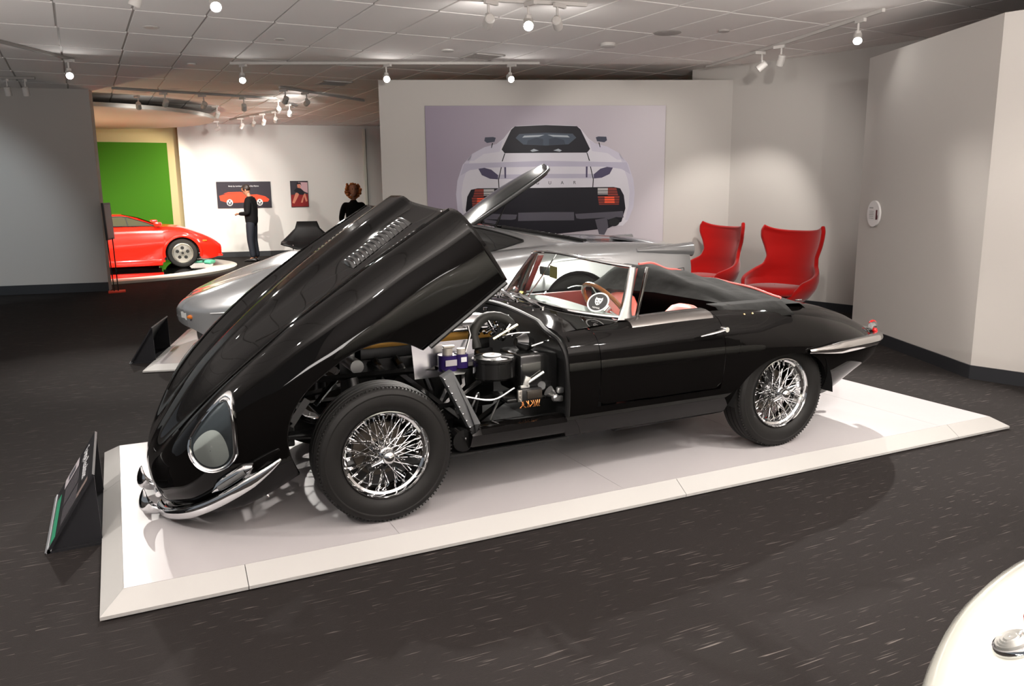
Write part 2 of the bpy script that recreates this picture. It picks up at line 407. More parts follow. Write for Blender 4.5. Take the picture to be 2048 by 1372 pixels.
track([(-.88, 10.6), (1.74, 11.15), (2.35, 12.35)], 'grey lamp track running past the canopy disc', dark_track)
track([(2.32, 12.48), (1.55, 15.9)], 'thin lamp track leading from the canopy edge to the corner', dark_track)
track([(1.53, 9.55), (3.3, 11.0)], 'thin white lamp track left of the poster wall')
head('a', 2.06, 2.62, (2.95, 6.5, 1.9), 'white spotlight turned towards the poster, left one of the three on the top centre track', s=1.05, ang=.3, watts=42, size=50)
head('a', 2.42, 2.56, (.7, -1.0, .6), 'lit white spotlight, middle one of the three on the top centre track', watts=300, size=58, s=1.05)
head('a', 2.68, 2.50, (5.2, 5.65, 1.6), 'white spotlight turned towards the poster, right one of the three on the top centre track', s=1.0, ang=.3, watts=80, size=46)
head('b', -.18, 2.86, (-.2, -.6, .3), 'bright spotlight cut by the top edge, nearest lit lamp on the left', watts=210, size=60)
head('b', -.74, 2.92, (-2.2, 3.6, -1), 'unlit grey spotlight cut by the top edge at upper left', lit=False)
head('c', -1.38, 7.57, (-.9, 1.8, -.1), 'lit spotlight at the end of the track above the curved left wall', watts=120, size=60)
head('c', .62, 7.2, (.0, 3.2, .2), 'lit spotlight on the left part of the long track, above the far prints', watts=150, size=60)
head('c', 2.34, 6.50, (.8, .6, .6), 'lit spotlight on the long track above the left end of the poster wall', watts=300, size=50)
head('c', 3.85, 5.89, (2.8, .2, .2), 'lit spotlight on the long track above the middle of the poster', watts=330, size=50)
head('d', 5.80, 1.95, (3.2, -.5, 0), 'lit spotlight at the right end of the sloping track', watts=340, size=62)
head('d', 6.15, 3.36, (6.6, 4.9, .2), 'lit spotlight tilted away, left part of the sloping track', watts=60, size=70)
head('d', 6.26, 3.80, (4.4, 5.6, 1.0), 'unlit angled spotlight at the left end of the sloping track', lit=False)
for x, y, l in ((-2.25, 9.84, 'left one of the two unlit spotlights at the left edge'), (-2.02, 9.76, 'right one of the two unlit spotlights at the left edge')):
    head('e', x, y, (x+.3, y+1, 0), l, lit=False)
for x, y, tg, l, lit, w in ((-.11, 10.75, (-1, 15, 0), 'grey unlit spotlight in front of the canopy disc, leftmost on its track', False, 0), (.5, 10.88, (-.5, 15, 1), 'grey unlit spotlight in front of the canopy disc, second on its track', False, 0),
    (1.17, 11.02, (1.4, 14, 0), 'grey square looking spotlight just right of the canopy disc edge', False, 0), (1.80, 11.25, (2.2, 17, 1.2), 'lit spotlight at the bend of the far lamp track', True, 70),
    (2.12, 11.9, (2.9, 17.2, .9), 'tilted unlit spotlight at the corner of the far lamp track', False, 0), (2.12, 13.4, (2.6, 17.3, 1.4), 'lit spotlight, rightmost of the four on the thin far track', True, 60),
    (1.98, 14.0, (1.6, 17.4, .8), 'unlit narrow spotlight hanging between two lit ones on the thin far track', False, 0), (1.86, 14.55, (1.7, 17.4, 1.5), 'lit spotlight on the thin far track, second from the canopy', True, 60),
    (1.70, 15.2, (1.0, 17.4, 1.5), 'lit spotlight on the thin far track nearest to the canopy', True, 40), (2.02, 9.9, (1.6, 17, 1.6), 'lit spotlight on the thin track above the curly haired visitor', True, 90),
    (1.62, 9.62, (1.0, 12.5, .8), 'unlit spotlight at the left end of the thin track left of the poster wall', False, 0)):
    head('f', x, y, tg, l, lit=lit, watts=w, size=65)
ON += ['lit spotlight above the bonnet side of the near platform edge', 'lit spotlight above the engine bay side of the near platform edge', 'lit spotlight above the door side of the near platform edge', 'lit spotlight above the right corner of the near platform',
 'lit spotlight far to the left of the near platform, aimed at the nose', 'lit spotlight above the gap between the left edge and the silver car nose', 'lit spotlight behind the viewer aimed at the open carpet', 'lit spotlight furthest behind the viewer', 'lit spotlight near the right wall corner aimed at the red chairs', 'lit spotlight straight above the cream white car']
# lamps of the gallery on the camera's side, out of the picture, aimed at the near car and the carpet
for x, y, tg, w in ((-2.5, -2.6, (-.7, -.5, .35), 60), (.9, -2.6, (1.4, -.2, .4), 36), (2.6, -2.7, (2.4, -.4, .3), 45), (3.0, -3.0, (3.3, .2, 0), 55), (-4.6, -.2, (-.9, .1, .2), 110),
                    (-2.6, 2.2, (-.2, 4.4, .3), 110), (2.7, -5.4, (3.2, -2.2, 0), 60), (-.4, -6.6, (.2, -2.6, 0), 40), (2.9, -2.9, (6.1, 3.9, .6), 60), (1.6, -4.0, (1.4, -3.4, .5), 75)):
    head('n', x, y, tg, ON.pop(0), watts=w, size=64)
# light on the poster and walls from two lamps with wide beams
for x, y, tg, w in ((4.0, .6, (6.6, 4.6, 1.5), 60),):
    head('n', x, y, tg, ('lit spotlight aimed at the right end of the poster wall', 'lit spotlight aimed at the upper left of the poster', 'lit spotlight aimed at the corner behind the red chairs')[int(w == 20)+2*int(y == .6)], watts=w, size=50)
head('n', 2.0, -3.3, (5.0, -.3, -.08), 'added unseen spotlight brightening the carpet by the right hand wall', watts=120, size=56)  # extra lamp added out of view to lift the dark carpet here
head('n', -4.6, 7.2, (-3.6, 11.4, .9), 'lit cool spotlight aimed at the curved wall', watts=110, size=55, color=(.78, .92, 1))
# lamps over the round stage
for x, y, tg, w, c in ((-.5, 11.35, (-.3, 14.8, .4), 300, (1, .95, .86)), (-3.5, 12.0, (-1.0, 14.8, .4), 150, (1, .95, .86)), (.9, 12.6, (.2, 15.0, .3), 120, (1, .93, .8)), (1.3, 16.2, (-1.0, 17.9, 1.6), 50, (1, .9, .65))):
    head('n', x, y, tg, 'lit spotlight over the round stage aimed from %s' % ('the front', 'the left', 'the right', 'the far corner')[int(x < -3)+2*int(.5 < x < 1)+3*int(x > 1)], watts=w*1.6, size=75, color=c)
spot((-2.2, 14.0, .15), (-1.4, 13.2, 2.8), 60, 150, .9, .1, (1, .80, .45)); spot((.35, 14.2, .1), (-.1, 13.4, 2.8), 14, 140, .9, .1, (1, .82, .62))  # unseen beams added low on the stage to warm the canopy underside
# ------------------------------------------------------------------ near platform
plat_white = mat('platform_white', (.42, .397, .402), .33, spec=.35)
edge_metal = mat('platform_edge', (.42, .41, .395), .45, .2)
seam = mat('platform_seam', (.03, .03, .03), .6)
def platform(label, x0, x1, y0, y1, zt, wt, drop, jx, jy, root=(0, 0), rot=0, skip=()):
    t = thing('display_platform', label, 'platform', (root[0], root[1], FZ), rot)
    z = zt-FZ
    build('core', G().box(((x0+x1)/2, (y0+y1)/2, (z-drop)/2-.002), (x1-x0-.03, y1-y0-.03, z-drop-.004)), seam, t, smooth=0)
    xs = [x0+wt]+jx+[x1-wt]; 
    # top sheets with hairline joints
    for a, b in zip(xs[:-1], xs[1:]):
        build('top_sheet', G().box(((a+b)/2, (y0+y1)/2, z-.006), (b-a-.002, y1-y0-2*wt-.006, .012)), plat_white, t, smooth=0)
    # sloping metal edges, mitred
    def strip(poly_in, poly_out):
        g = G(); a, b = poly_in; c, d = poly_out
        lo = z-drop
        vs = [(*a, z), (*b, z), (*d, lo), (*c, lo), (*c, lo-.014), (*d, lo-.014), (*b, lo-.014), (*a, lo-.014)]
        g.add(vs, [(0, 1, 2, 3), (3, 2, 5, 4), (4, 5, 6, 7), (7, 6, 1, 0), (0, 3, 4, 7), (1, 6, 5, 2)])
        build('edge_strip', g, edge_metal, t, smooth=0)
    e = .0015
    fx = [x0]+jy+[x1]
    for i, (a, b) in enumerate(zip(fx[:-1], fx[1:])):
        ia = a+wt if i == 0 else a+e; ib = b-wt if i == len(fx)-2 else b-e
        oa = a if i == 0 else a+e; ob = b if i == len(fx)-2 else b-e
        strip(((ia, y0+wt), (ib, y0+wt)), ((oa, y0), (ob, y0)))
        strip(((ib, y1-wt), (ia, y1-wt)), ((ob, y1), (oa, y1)))
    ym = (y0+y1)/2
    for xa, xb in ((x0, x0+wt), (x1, x1-wt)):
        ys = [(y0, y0+wt), (ym+.35, ym+.35), (y1, y1-wt)]
        for (oa, ia), (ob, ib) in zip(ys[:-1], ys[1:]):
            strip(((xb, ia+e), (xb, ib-e)), ((xa, oa+e), (xa, ob-e)))
    return t
platform('long white display platform with metal edges under the black convertible', -1.228, 4.241, -.937, 1.30, 0, .089, .058, [.0, 1.22, 2.44, 3.66], [-.678, 1.552, 3.726])
# platform of the silver car, seen beyond the bonnet
platform('white display platform under the silver sports car', 0, 5.9, -.02, 2.3, -.02, .09, .04, [1.2, 2.4, 3.6, 4.8], [1.0, 3.4, 5.6], root=(-.93, 3.80), rot=R(-14))

# ------------------------------------------------------------------ round stage
g = G().lathe([(2.60, .05), (3.05, .045), (3.05, .0)], (-1.7, 15.1, FZ), n=72)
st = thing('round_stage', 'round stage with white rim and black mirror top under the red wedge car', 'stage', (-1.7, 15.1, FZ))
build('rim', G().lathe([(2.55, .052), (3.02, .052), (3.05, .045), (3.05, 0)], (0, 0, 0), n=80), mat('stage_rim', (.55, .52, .46), .4), st)
build('mirror_top', G().lathe([(0, .050), (2.56, .050)], (0, 0, 0), n=64), mat('stage_black', (.006, .006, .006), .04, coat=1), st)
c = G().lathe([(0, 0), (2.55, 0), (2.62, .02), (2.64, .05), (2.62, .09), (0, .09)], (-1.62, 14.2, 2.97), n=80)
tag(build('canopy_disc', c, mat('canopy_cream', (.62, .60, .55), .6)), 'large pale round canopy disc hung under the ceiling over the round stage', 'canopy')
for x, y in ((-1.6, 13.2), (-.6, 14.4), (-2.6, 14.6)): tag(build('canopy_rod', G().cyl((x, y, 3.05), (x, y, CZ), .012, 8), satin), 'thin rod holding the pale canopy disc, ' + {-1.6: 'front one', -.6: 'right one', -2.6: 'left one'}[x], 'rod', 'canopy rods')
# ------------------------------------------------------------------ BLACK CONVERTIBLE
CY = .06                                   # car centre line (y); nose towards -x, front axle x=0
car = thing('convertible_car', 'black vintage convertible with its long bonnet tipped open, wire wheels, on the near white platform', 'car', (1.22, CY, 0))
hood_in = mat('bonnet_underside', (.010, .010, .010), .45)
PH = R(35); HX, HZ = -.36, .29             # bonnet hinge and opening angle
def tilt(P):
    P = np.asarray(P, float); a = P[..., 0]-HX; b = P[..., 2]-HZ; c, s = math.cos(PH), math.sin(PH)
    return np.stack([HX+c*a-s*b, P[..., 1], HZ+s*a+c*b], -1)
#            x:   bulgeTop  zTop   bulgeFoot zFoot  valleyY zV     ridgeY zR     shY  shZ    s2Y   s2Z    maxY  maxZ   lowY  lowZ   crsY  crsZ
BT = [(-.945, (.02, .555), (.05, .555), (.09, .553), (.13, .550), (.17, .545), (.21, .535), (.235, .52), (.25, .50), (.24, .48)),
      (-.925, (.03, .600), (.06, .600), (.12, .597), (.17, .590), (.23, .580), (.28, .565), (.315, .54), (.33, .50), (.315, .465)),
      (-.88, (.04, .648), (.08, .647), (.16, .642), (.24, .635), (.31, .620), (.37, .600), (.41, .57), (.43, .51), (.41, .45)),
      (-.80, (.05, .695), (.10, .693), (.22, .682), (.34, .680), (.43, .668), (.49, .645), (.53, .60), (.55, .52), (.53, .44)),
      (-.70, (.06, .735), (.12, .731), (.27, .712), (.40, .722), (.51, .715), (.575, .685), (.61, .63), (.63, .54), (.61, .44)),
      (-.55, (.08, .785), (.15, .776), (.34, .742), (.50, .772), (.60, .768), (.655, .735), (.69, .66), (.70, .56), (.68, .44)),
      (-.40, (.09, .823), (.17, .808), (.40, .765), (.56, .805), (.65, .800), (.705, .765), (.74, .68), (.75, .57), (.73, .45)),
      (-.20, (.10, .855), (.18, .830), (.45, .795), (.62, .832), (.70, .825), (.75, .785), (.785, .69), (.792, .58), (.775, .46)),
      (.05, (.11, .880), (.19, .847), (.49, .815), (.655, .850), (.735, .838), (.785, .79), (.812, .69), (.815, .58), (.80, .46)),
      (.35, (.118, .895), (.195, .855), (.52, .825), (.675, .850), (.755, .833), (.80, .78), (.822, .68), (.822, .57), (.808, .46)),
      (.65, (.125, .896), (.20, .856), (.54, .822), (.685, .838), (.765, .818), (.808, .765), (.825, .67), (.822, .56), (.81, .455)),
      (.91, (.125, .888), (.20, .852), (.545, .815), (.69, .822), (.77, .800), (.808, .745), (.822, .65), (.818, .55), (.806, .45))]
BX = [b[0] for b in BT]
def bsec(x):
    c = [(spl(BX, [b[k][0] for b in BT], x), spl(BX, [b[k][1] for b in BT], x)) for k in range(1, 10)]
    return c
def arch(x):
    """height of the bonnet's lower edge beside the front wheel"""
    if -.385 <= x <= .395:
        t = (x-.01)/.39; return .30+.325*(max(0, 1-abs(t)**2.6))**.52
    return None
def lowz(x):
    a = arch(x)
    if a is not None: return max(a, .41 if x > 0 else .30)
    if x > 0: return .41
    return spl([-.945, -.90, -.80, -.60, -.385], [.46, .42, .37, .31, .29], x)
def bonnet_row(x, side, n1=30, n2=16):
    c = bsec(x); z0 = c[0][1]
    top = [(0, z0+.004), c[0], c[1], c[2], c[3], c[4], c[5]]
    up_ = catmull(top, 60); up_ = resample(up_, n1)
    zb = lowz(x)
    low = [c[4], c[5], c[6], c[7], c[8], (c[8][0]-.03, c[8][1]-.10), (c[8][0]-.09, c[8][1]-.2)]
    L = catmull(low, 80); L = L[np.argmin(np.hypot(L[:, 0]-c[5][0], L[:, 1]-c[5][1])):]
    k = [i for i in range(len(L)) if L[i, 1] > zb]; L = L[:max(2, len(k)+1)]
    if len(k) and len(k) < len(L): # trim exactly
        a, b = L[-2], L[-1]; f = (a[1]-zb)/max(1e-6, a[1]-b[1]); L[-1] = a+(b-a)*min(1, max(0, f))
    L = resample(L, n2)
    P = np.concatenate([up_, L[1:]])
    return [(x, CY+side*q[0], q[1]) for q in P]
bx = sorted(set([round(v, 4) for v in list(np.linspace(-.945, -.80, 12))+list(np.linspace(-.80, -.39, 22))+list(np.linspace(-.385, -.25, 14))+list(np.linspace(-.25, .27, 26))+list(np.linspace(.27, .394, 14))+list(np.linspace(.396, .91, 24))]))
g = G()
for side in (-1, 1):
    A = tilt([bonnet_row(x, side) for x in bx]); g.grid(A, flip=side < 0)
# nose under-panel (closes the snout below, with the oval mouth left open)
for side in (-1, 1):
    rows = []
    for x in [v for v in bx if v <= -.386]:
        r_ = bonnet_row(x, side); e = r_[-1]; zc = spl([-.945, -.9, -.8, -.6, -.385], [.44, .385, .32, .26, .25], x)
        t = np.linspace(0, 1, 8); rows.append([(x, CY+(e[1]-CY)*math.cos(a*PI/2), e[2]+(zc-e[2])*math.sin(a*PI/2)) for a in t])
    g.grid(tilt(rows), flip=side > 0)
bonnet = build('bonnet', g, black_paint, car, world=True, weld=True, solid=.006, smooth=50, label='tipped open gloss black bonnet')
# underside stiffening frame seen in the wheel arch
g = G()
for side in (-1, 1):
    pts = tilt([(x, CY+side*(bsec(x)[7][0]-.03), .40) for x in (.42, .6, .75, .9)]); g.tube(pts, .012, 6)
    g.tube(tilt([(.895, CY+side*y, z) for y, z in ((.79, .45), (.80, .6), (.76, .76), (.66, .80), (.5, .79), (.2, .83))]), .012, 6)
build('edge_flange', g, hood_in, bonnet, world=True)
# chrome finisher lines: centre seam between wing and centre section
for side in (-1, 1):
    g = G(); P = []
    for x in np.linspace(-.66, .90, 40):
        c = bsec(x); r_ = catmull([c[2], c[3], c[4]], 9)[4]; P.append((x, CY+side*(r_[0]), r_[1]+.003))
    g.tube(tilt(P), .0035, 5)
    build('wing_beading', g, black_paint, bonnet, world=True)
# louvres, fourteen each side of the bulge
gl = G()
for side in (-1, 1):
    for k in range(14):
        x = .425+k*.0262
        rows = []
        for i in range(7):
            u = i/6; y0 = .255+.20*u
            c = bsec(x); zz = float(np.interp(y0, [c[1][0], c[2][0]], [c[1][1], c[2][1]]))-.004
            hgt = .0155*math.sin(PI*min(max(u, .0), 1))**.5 if 0 < u < 1 else 0
            rows.append([(x-.013, CY+side*y0, zz+.002), (x-.006, CY+side*y0, zz+.003+hgt*.45), (x+.003, CY+side*y0, zz+.003+hgt*.95), (x+.009, CY+side*y0, zz+.003+hgt), (x+.0105, CY+side*y0, zz+.001)])
        build('louvre', G().grid(tilt(rows), flip=side < 0), mat('louvre_paint', (.01, .01, .01), .10, spec=1, coat=1), bonnet, world=True, smooth=60)
# headlamps: teardrop chrome surround, glass cover, silver bowl
glass = mat('clear_glass', (.95, .97, .96), .02, trans=1, ior=1.12, spec=.5)
silver_bowl = mat('lamp_bowl', (.86, .87, .85), .35, .1)
from mathutils.bvhtree import BVHTree
def bvh_of(side):
    A = np.array([bonnet_row(x, side) for x in bx]); n_ = A.shape[1]; vs = [Vector(q) for q in A.reshape(-1, 3)]
    return BVHTree.FromPolygons(vs, [(i*n_+j, i*n_+j+1, (i+1)*n_+j+1, (i+1)*n_+j) for i in range(A.shape[0]-1) for j in range(n_-1)])
def headlamp(side):
    tree = bvh_of(side)
    ctr = np.array((-.575, CY+side*.668, .652))
    e = np.array((.27, side*.065, .218)); e /= np.linalg.norm(e)
    n = np.array((-.44, side*.84, .28)); n -= e*(n@e); n /= np.linalg.norm(n); w = np.cross(n, e)
    out = []
    for k in range(40):
        a = 2*PI*k/40; ca, sa = math.cos(a), math.sin(a)
        L = .218 if ca > 0 else .112
        out.append((ca*L, sa*.100*(1-max(0, ca)*.42)))
    def P(a, b, h):
        q = ctr+e*a+w*b; hit = tree.ray_cast(Vector(q+n*.4), Vector(-n), 1.0)
        base = np.array(hit[0]) if hit[0] is not None else q
        return base+n*h
    prof = [(1.13, -.012), (1.14, .008), (1.09, .019), (1.03, .014), (1.02, .020), (.97, .017), (.93, .007), (.92, -.012)]
    lamp = build('headlamp', G().grid(tilt([[P(a*s_, b*s_, h) for s_, h in prof] for a, b in out]), cu=True), chrome, bonnet, world=True, smooth=60, label='chrome rimmed teardrop headlamp')
    cov = G().grid(tilt([[P(a*s_, b*s_, .008) for s_ in (.97, .8, .6, .4, .2, .02)] for a, b in out]), cu=True)
    build('glass_cover', cov, thin_glass('lamp_cover_glass'), lamp, world=True, smooth=80)
    pan = G().grid(tilt([[P(a*s_, b*s_, .0055) for s_ in (.97, .75, .5, .25, .02)] for a, b in out]), cu=True)
    build('lamp_housing', pan, mat('lamp_housing', (.10, .11, .125), .3, .3), lamp, world=True, smooth=80)
    # silvered bowl in the lower half of the teardrop
    bo = []
    for k in range(32):
        a = 2*PI*k/32; bo.append((-.022+(.098 if math.cos(a) > 0 else .076)*math.cos(a), .080*math.sin(a)*(1-.25*max(0, math.cos(a)))))
    bowl = G().grid(tilt([[P(-.022+(a+.022)*s_, b*s_, .0062) for s_ in (1, .8, .6, .4, .2, .02)] for a, b in bo]), cu=True)
    build('bulb_lens', bowl, silver_bowl, lamp, world=True, smooth=80)
headlamp(-1); headlamp(1)
# indicator lamp under the headlamp
def along_nose(side, z, xs, out_=0.0):
    P = []
    for x in xs:
        c = bsec(x); L = catmull(c[4:]+[(c[8][0]-.03, c[8][1]-.10)], 60); i = int(np.argmin(abs(L[:, 1]-z))); P.append((x, CY+side*(L[i, 0]+out_), z))
    return P
for side in (-1, 1):
    xs = np.linspace(-.70, -.50, 7); base = along_nose(side, .483, xs, .002)
    rows = []
    for k, q in enumerate(base):
        u = abs(k/6-.5)*2; r_ = .033*math.sqrt(max(.02, 1-u**4))
        rows.append([(q[0]-(.028*math.cos(a))*.6, q[1]+side*(.026*math.cos(a)), q[2]+r_*math.sin(a)) for a in np.linspace(-PI/2, PI/2, 9)])
    lamp = build('indicator_lamp', G().grid(tilt(rows), flip=side > 0), chrome, bonnet, world=True, smooth=60, label='slim chrome indicator lamp below the headlamp')
    rows2 = []
    for k, q in enumerate(base[1:-1]):
        rows2.append([(q[0]-(.031*math.cos(a))*.6-.002, q[1]+side*(.031*math.cos(a)), q[2]+.02*math.sin(a)) for a in np.linspace(-PI/2, PI/2, 7)])
    build('lens', G().grid(tilt(rows2), flip=side > 0), mat('grey_lens', (.10, .10, .10), .12), lamp, world=True, smooth=60)
# front bumper halves
def bumper_bar(P, prof, m, name, parent, label=None):
    """P centre line points with outward dirs; prof list of (out, up) scaled per station"""
    rows = []
    for q, o_, s_ in P:
        rows.append([np.array(q)+np.array(o_)*a*s_+np.array((0, 0, 1))*b*s_ for a, b in prof])
    return G().grid(np.array(rows))
barprof = [(-.012, .026), (.014, .028), (.028, .020), (.034, .0), (.028, -.020), (.014, -.028), (-.012, -.026)]
for side in (-1, 1):
    rows = []
    path = [(-.99, .075), (-.985, .16), (-.965, .27), (-.92, .38), (-.85, .50), (-.76, .60), (-.66, .675), (-.56, .725), (-.47, .755), (-.40, .765)]
    P = catmull([(a, b, 0) for a, b in path], 34)
    for i, q in enumerate(P):
        t = P[min(i+1, 33)]-P[max(i-1, 0)]; t /= np.linalg.norm(t); o_ = np.array((-t[1], t[0], 0))
        u = i/33; s_ = min(1, .25+3.5*(1-u))*(1 if u > .04 else .75); z = .420+.020*u
        rows.append([(q[0]+o_[0]*a*s_, CY+side*(q[1]+o_[1]*a*s_), z+b*s_) for a, b in barprof])
    bar = build('front_bumper', G().grid(tilt(rows), flip=side > 0), chrome, bonnet, world=True, smooth=60, solid=.003, label='chrome wrap-round quarter bumper')
    # overrider horn
    hr = []
    for k in range(12):
        u = k/11; z = .41+.15*u; s_ = 1.35* math.sin(PI*min(1, max(0, u*.92+.06)))**.5; xx = -.99-.035*math.sin(PI*u)
        hr.append([(xx-.03*s_*math.cos(a), CY+side*.18+.030*s_*math.sin(a), z) for a in np.linspace(-PI*.6, PI*.6, 9)])
    build('overrider', G().grid(tilt(hr), flip=False), chrome, bonnet, world=True, smooth=60)
# mouth bar
build('mouth_bar', G().tube(tilt([(-.95, CY+y, .51-.05*(y/.24)**2*0) for y in np.linspace(-.24, .24, 9)]), .014, 10), chrome, bonnet, world=True)

# ---- main tub: scuttle, sides, haunches and tail
def side_col(x):
    """profile (y,z) from the belt to the underside at station x (half)"""
    T = dict(
        x=[.90, 1.30, 1.90, 2.20, 2.45, 2.75, 3.00, 3.20, 3.38, 3.50, 3.565],
        by=[.70, .675, .675, .66, .64, .60, .55, .49, .41, .33, .24], bz=[.812, .835, .852, .850, .838, .800, .750, .700, .645, .605, .575],
        sy=[.765, .755, .755, .75, .73, .69, .64, .575, .49, .40, .29], sz=[.790, .806, .820, .818, .804, .765, .715, .668, .618, .585, .560],
        ty=[.805, .805, .806, .805, .79, .755, .705, .645, .56, .47, .35], tz=[.735, .742, .750, .748, .735, .700, .655, .612, .572, .550, .535],
        my=[.822, .825, .828, .830, .820, .790, .745, .690, .61, .52, .40], mz=[.640, .640, .640, .640, .635, .610, .580, .555, .53, .52, .51],
        ly=[.815, .816, .818, .820, .812, .785, .74, .685, .60, .51, .39], lz=[.52, .52, .52, .52, .52, .51, .50, .495, .49, .485, .485],
        cy=[.795, .795, .795, .795, .79, .765, .72, .66, .57, .48, .36], cz=[.43, .43, .43, .43, .43, .42, .42, .425, .435, .445, .455])
    c = [(spl(T['x'], T[k+'y'], x), spl(T['x'], T[k+'z'], x)) for k in 'bstmlc']
    return c
def rear_arch(x):
    if 2.03 <= x <= 2.80:
        t = (x-2.415)/.385; return .27+.315*(max(0, 1-abs(t)**2.4))**.5
    return None
def bottom(x):
    return spl([.9, 2.0, 2.6, 2.85, 3.0, 3.2, 3.4, 3.5, 3.565], [.265, .265, .265, .265, .30, .36, .43, .47, .50], x)
def body_side(x, side, n=34, start=0):
    c = side_col(x); zb = bottom(x)
    low = [(c[5][0]-.035, (c[5][1]+zb)/2+.0), (c[5][0]-.085, zb)]
    L = catmull(c+low, 120); L = L[start:]
    a = rear_arch(x); zc = max(a, zb) if a is not None else zb
    k = np.where(L[:, 1] > zc)[0]
    L = L[:k[-1]+2] if k[-1]+2 <= len(L) else L
    if L[-1, 1] < zc: p0, p1 = L[-2], L[-1]; L[-1] = p0+(p1-p0)*((p0[1]-zc)/max(1e-6, p0[1]-p1[1]))
    L = resample(L, n)
    return [(x, CY+side*q[0], q[1]) for q in L]
DX0, DX1, DZ = 1.125, 1.925, .435          # door opening on the near side
g = G()
xs_all = sorted(set([round(v, 4) for v in list(np.linspace(.94, DX0-.003, 8))+list(np.linspace(DX0+.003, DX1-.003, 24))+list(np.linspace(DX1+.003, 2.03, 5))+list(np.linspace(2.0305, 2.16, 14))+list(np.linspace(2.16, 2.67, 22))+list(np.linspace(2.67, 2.7995, 14))+list(np.linspace(2.801, 3.565, 30))]))
def add_side(xs, side, zmax=None):
    g.grid([body_side(x, side) for x in xs], flip=side > 0)
front = [x for x in xs_all if x <= DX0]; mid = [x for x in xs_all if DX0 < x < DX1]; rear = [x for x in xs_all if x >= DX1]
add_side(xs_all, 1)
add_side(front, -1); add_side(rear, -1)
def cut_side(x, side, ztop, n=14):
    L = np.array(body_side(x, side, 120)); L = L[L[:, 2] <= ztop]; return resample(L, n)
g.grid([cut_side(x, -1, DZ-.004) for x in [DX0-.003]+mid+[DX1+.003]], flip=False)
# sill rocker: dull underside panel
for side in (-1, 1):
    g.grid([[(x, CY+side*.71, .266), (x, CY+side*.45, .22), (x, CY+side*.1, .20)] for x in (.42, 1.0, 2.0)], flip=side > 0)
# rear deck from the tonneau to the tail
DK = [2.30, 2.6, 2.75, 2.9, 3.05, 3.2, 3.32, 3.42, 3.50, 3.565]
rows = []
for x in DK:
    c = side_col(x); zc = spl([2.3, 2.6, 2.9, 3.2, 3.4, 3.565], [.870, .855, .812, .735, .672, .60], x)
    h = catmull([(-.0, zc), (c[0][0]*.45, zc-.004), (c[0][0]*.78, (zc+c[0][1])/2+.008), c[0]], 12)
    rows.append([(x, CY-q[0], q[1]) for q in h[::-1]]+[(x, CY+q[0], q[1]) for q in h[1:]])
g.grid(rows)
# tail cap, rounding under
c = side_col(3.565); e = np.array(body_side(3.565, -1, 22)); top = np.array([(3.565, CY-q, .60+(c[0][1]-.60)*(q/c[0][0])**2) for q in np.linspace(0, c[0][0], 10)])
loop = np.concatenate([top, e[1:]]); capr = []
for s_, dx in ((1, 0), (.9, .022), (.7, .038), (.4, .046), (.02, .05)):
    capr.append([(3.565+dx, CY+(q[1]-CY)*s_, .53+(q[2]-.53)*s_) for q in loop])
g.grid(capr, flip=True); g.grid([[(q[0], 2*CY-q[1], q[2]) for q in r_] for r_ in capr])
for side in (-1, 1):   # under the tail
    g.grid([[(x, CY+side*abs(body_side(x, side, 8)[-1][1]-CY), bottom(x)), (x, CY+side*.2, bottom(x)-.05), (x, CY, bottom(x)-.06)] for x in np.linspace(2.86, 3.565, 12)], flip=side > 0)
body = build('body_shell', g, black_paint, car, world=True, weld=True, smooth=50)
# scuttle: cowl panel from the bonnet line to the windscreen
def ws_base(t):  # t in -1..1 across
    return np.array((1.375-.285*(1-abs(t)**3.6), CY+t*.615, .845+.055*(1-t*t)))
def ws_top(t):
    return np.array((1.475-.15*(1-abs(t)**3.6), CY+t*.565, 1.115+.045*(1-t*t)))
rows = []
for t in np.linspace(-1, 1, 41):
    fx = .93+.02*abs(t); yb = t*.70; zf = .812+.062*(1-abs(t)**1.8); b = ws_base(t)
    if abs(t) > .999: b = np.array((1.32, CY+t*.675, .834))
    r_ = []
    for u in np.linspace(0, 1, 9):
        r_.append((fx+(b[0]-.0-fx)*u, CY+yb+(b[1]-CY-yb)*u, zf+(b[2]-zf)*u+.008*math.sin(PI*u)))
    rows.append(r_)
gs = G().grid(rows, flip=False)
for side in (-1, 1):  # fill beside the pillar to the belt
    b1 = [(x, CY+side*spl([.94, 1.2, 1.4, 1.5], [.70, .655, .615, .60], x), spl([.94, 1.2, 1.4, 1.5], [.813, .832, .846, .85], x)) for x in np.linspace(.94, 1.42, 10)]
    b2 = [body_side(x, side)[0] for x in np.linspace(.94, 1.42, 10)]
    gs.grid([b1, b2], flip=side > 0)
build('scuttle_panel', gs, black_paint, car, world=True, smooth=50)
# bulkhead seal: rubber tube around the opening
P = [(.945, CY-.79, .40), (.94, CY-.805, .50), (.935, CY-.81, .62), (.93, CY-.795, .72), (.915, CY-.755, .785), (.90, CY-.70, .812), (.905, CY-.62, .828)]+[(.925, CY+y, .822+.062*(1-(abs(y)/.70)**1.8)) for y in np.linspace(-.52, .62, 14)]
P = catmull(P, 60)
build('bulkhead_seal', G().tube(P, .013, 8), mat('seal_rubber', (.010, .010, .010), .4, spec=.2), car, world=True)
# bulkhead behind the engine
g = G()
rows = [[(.965, CY+y, .25) for y in np.linspace(-.66, .66, 9)], [(.965, CY+y, .44) for y in np.linspace(-.76, .76, 9)]]+[[(.965, CY+y, z) for y in np.linspace(-.77, .77, 9)] for z in (.65,)]+[[(.965, CY+y, .80+.055*(1-(abs(y)/.78)**1.8)) for y in np.linspace(-.78, .78, 9)]]
g.grid(rows)
build('bulkhead', g, satin_black, car, world=True, smooth=0)
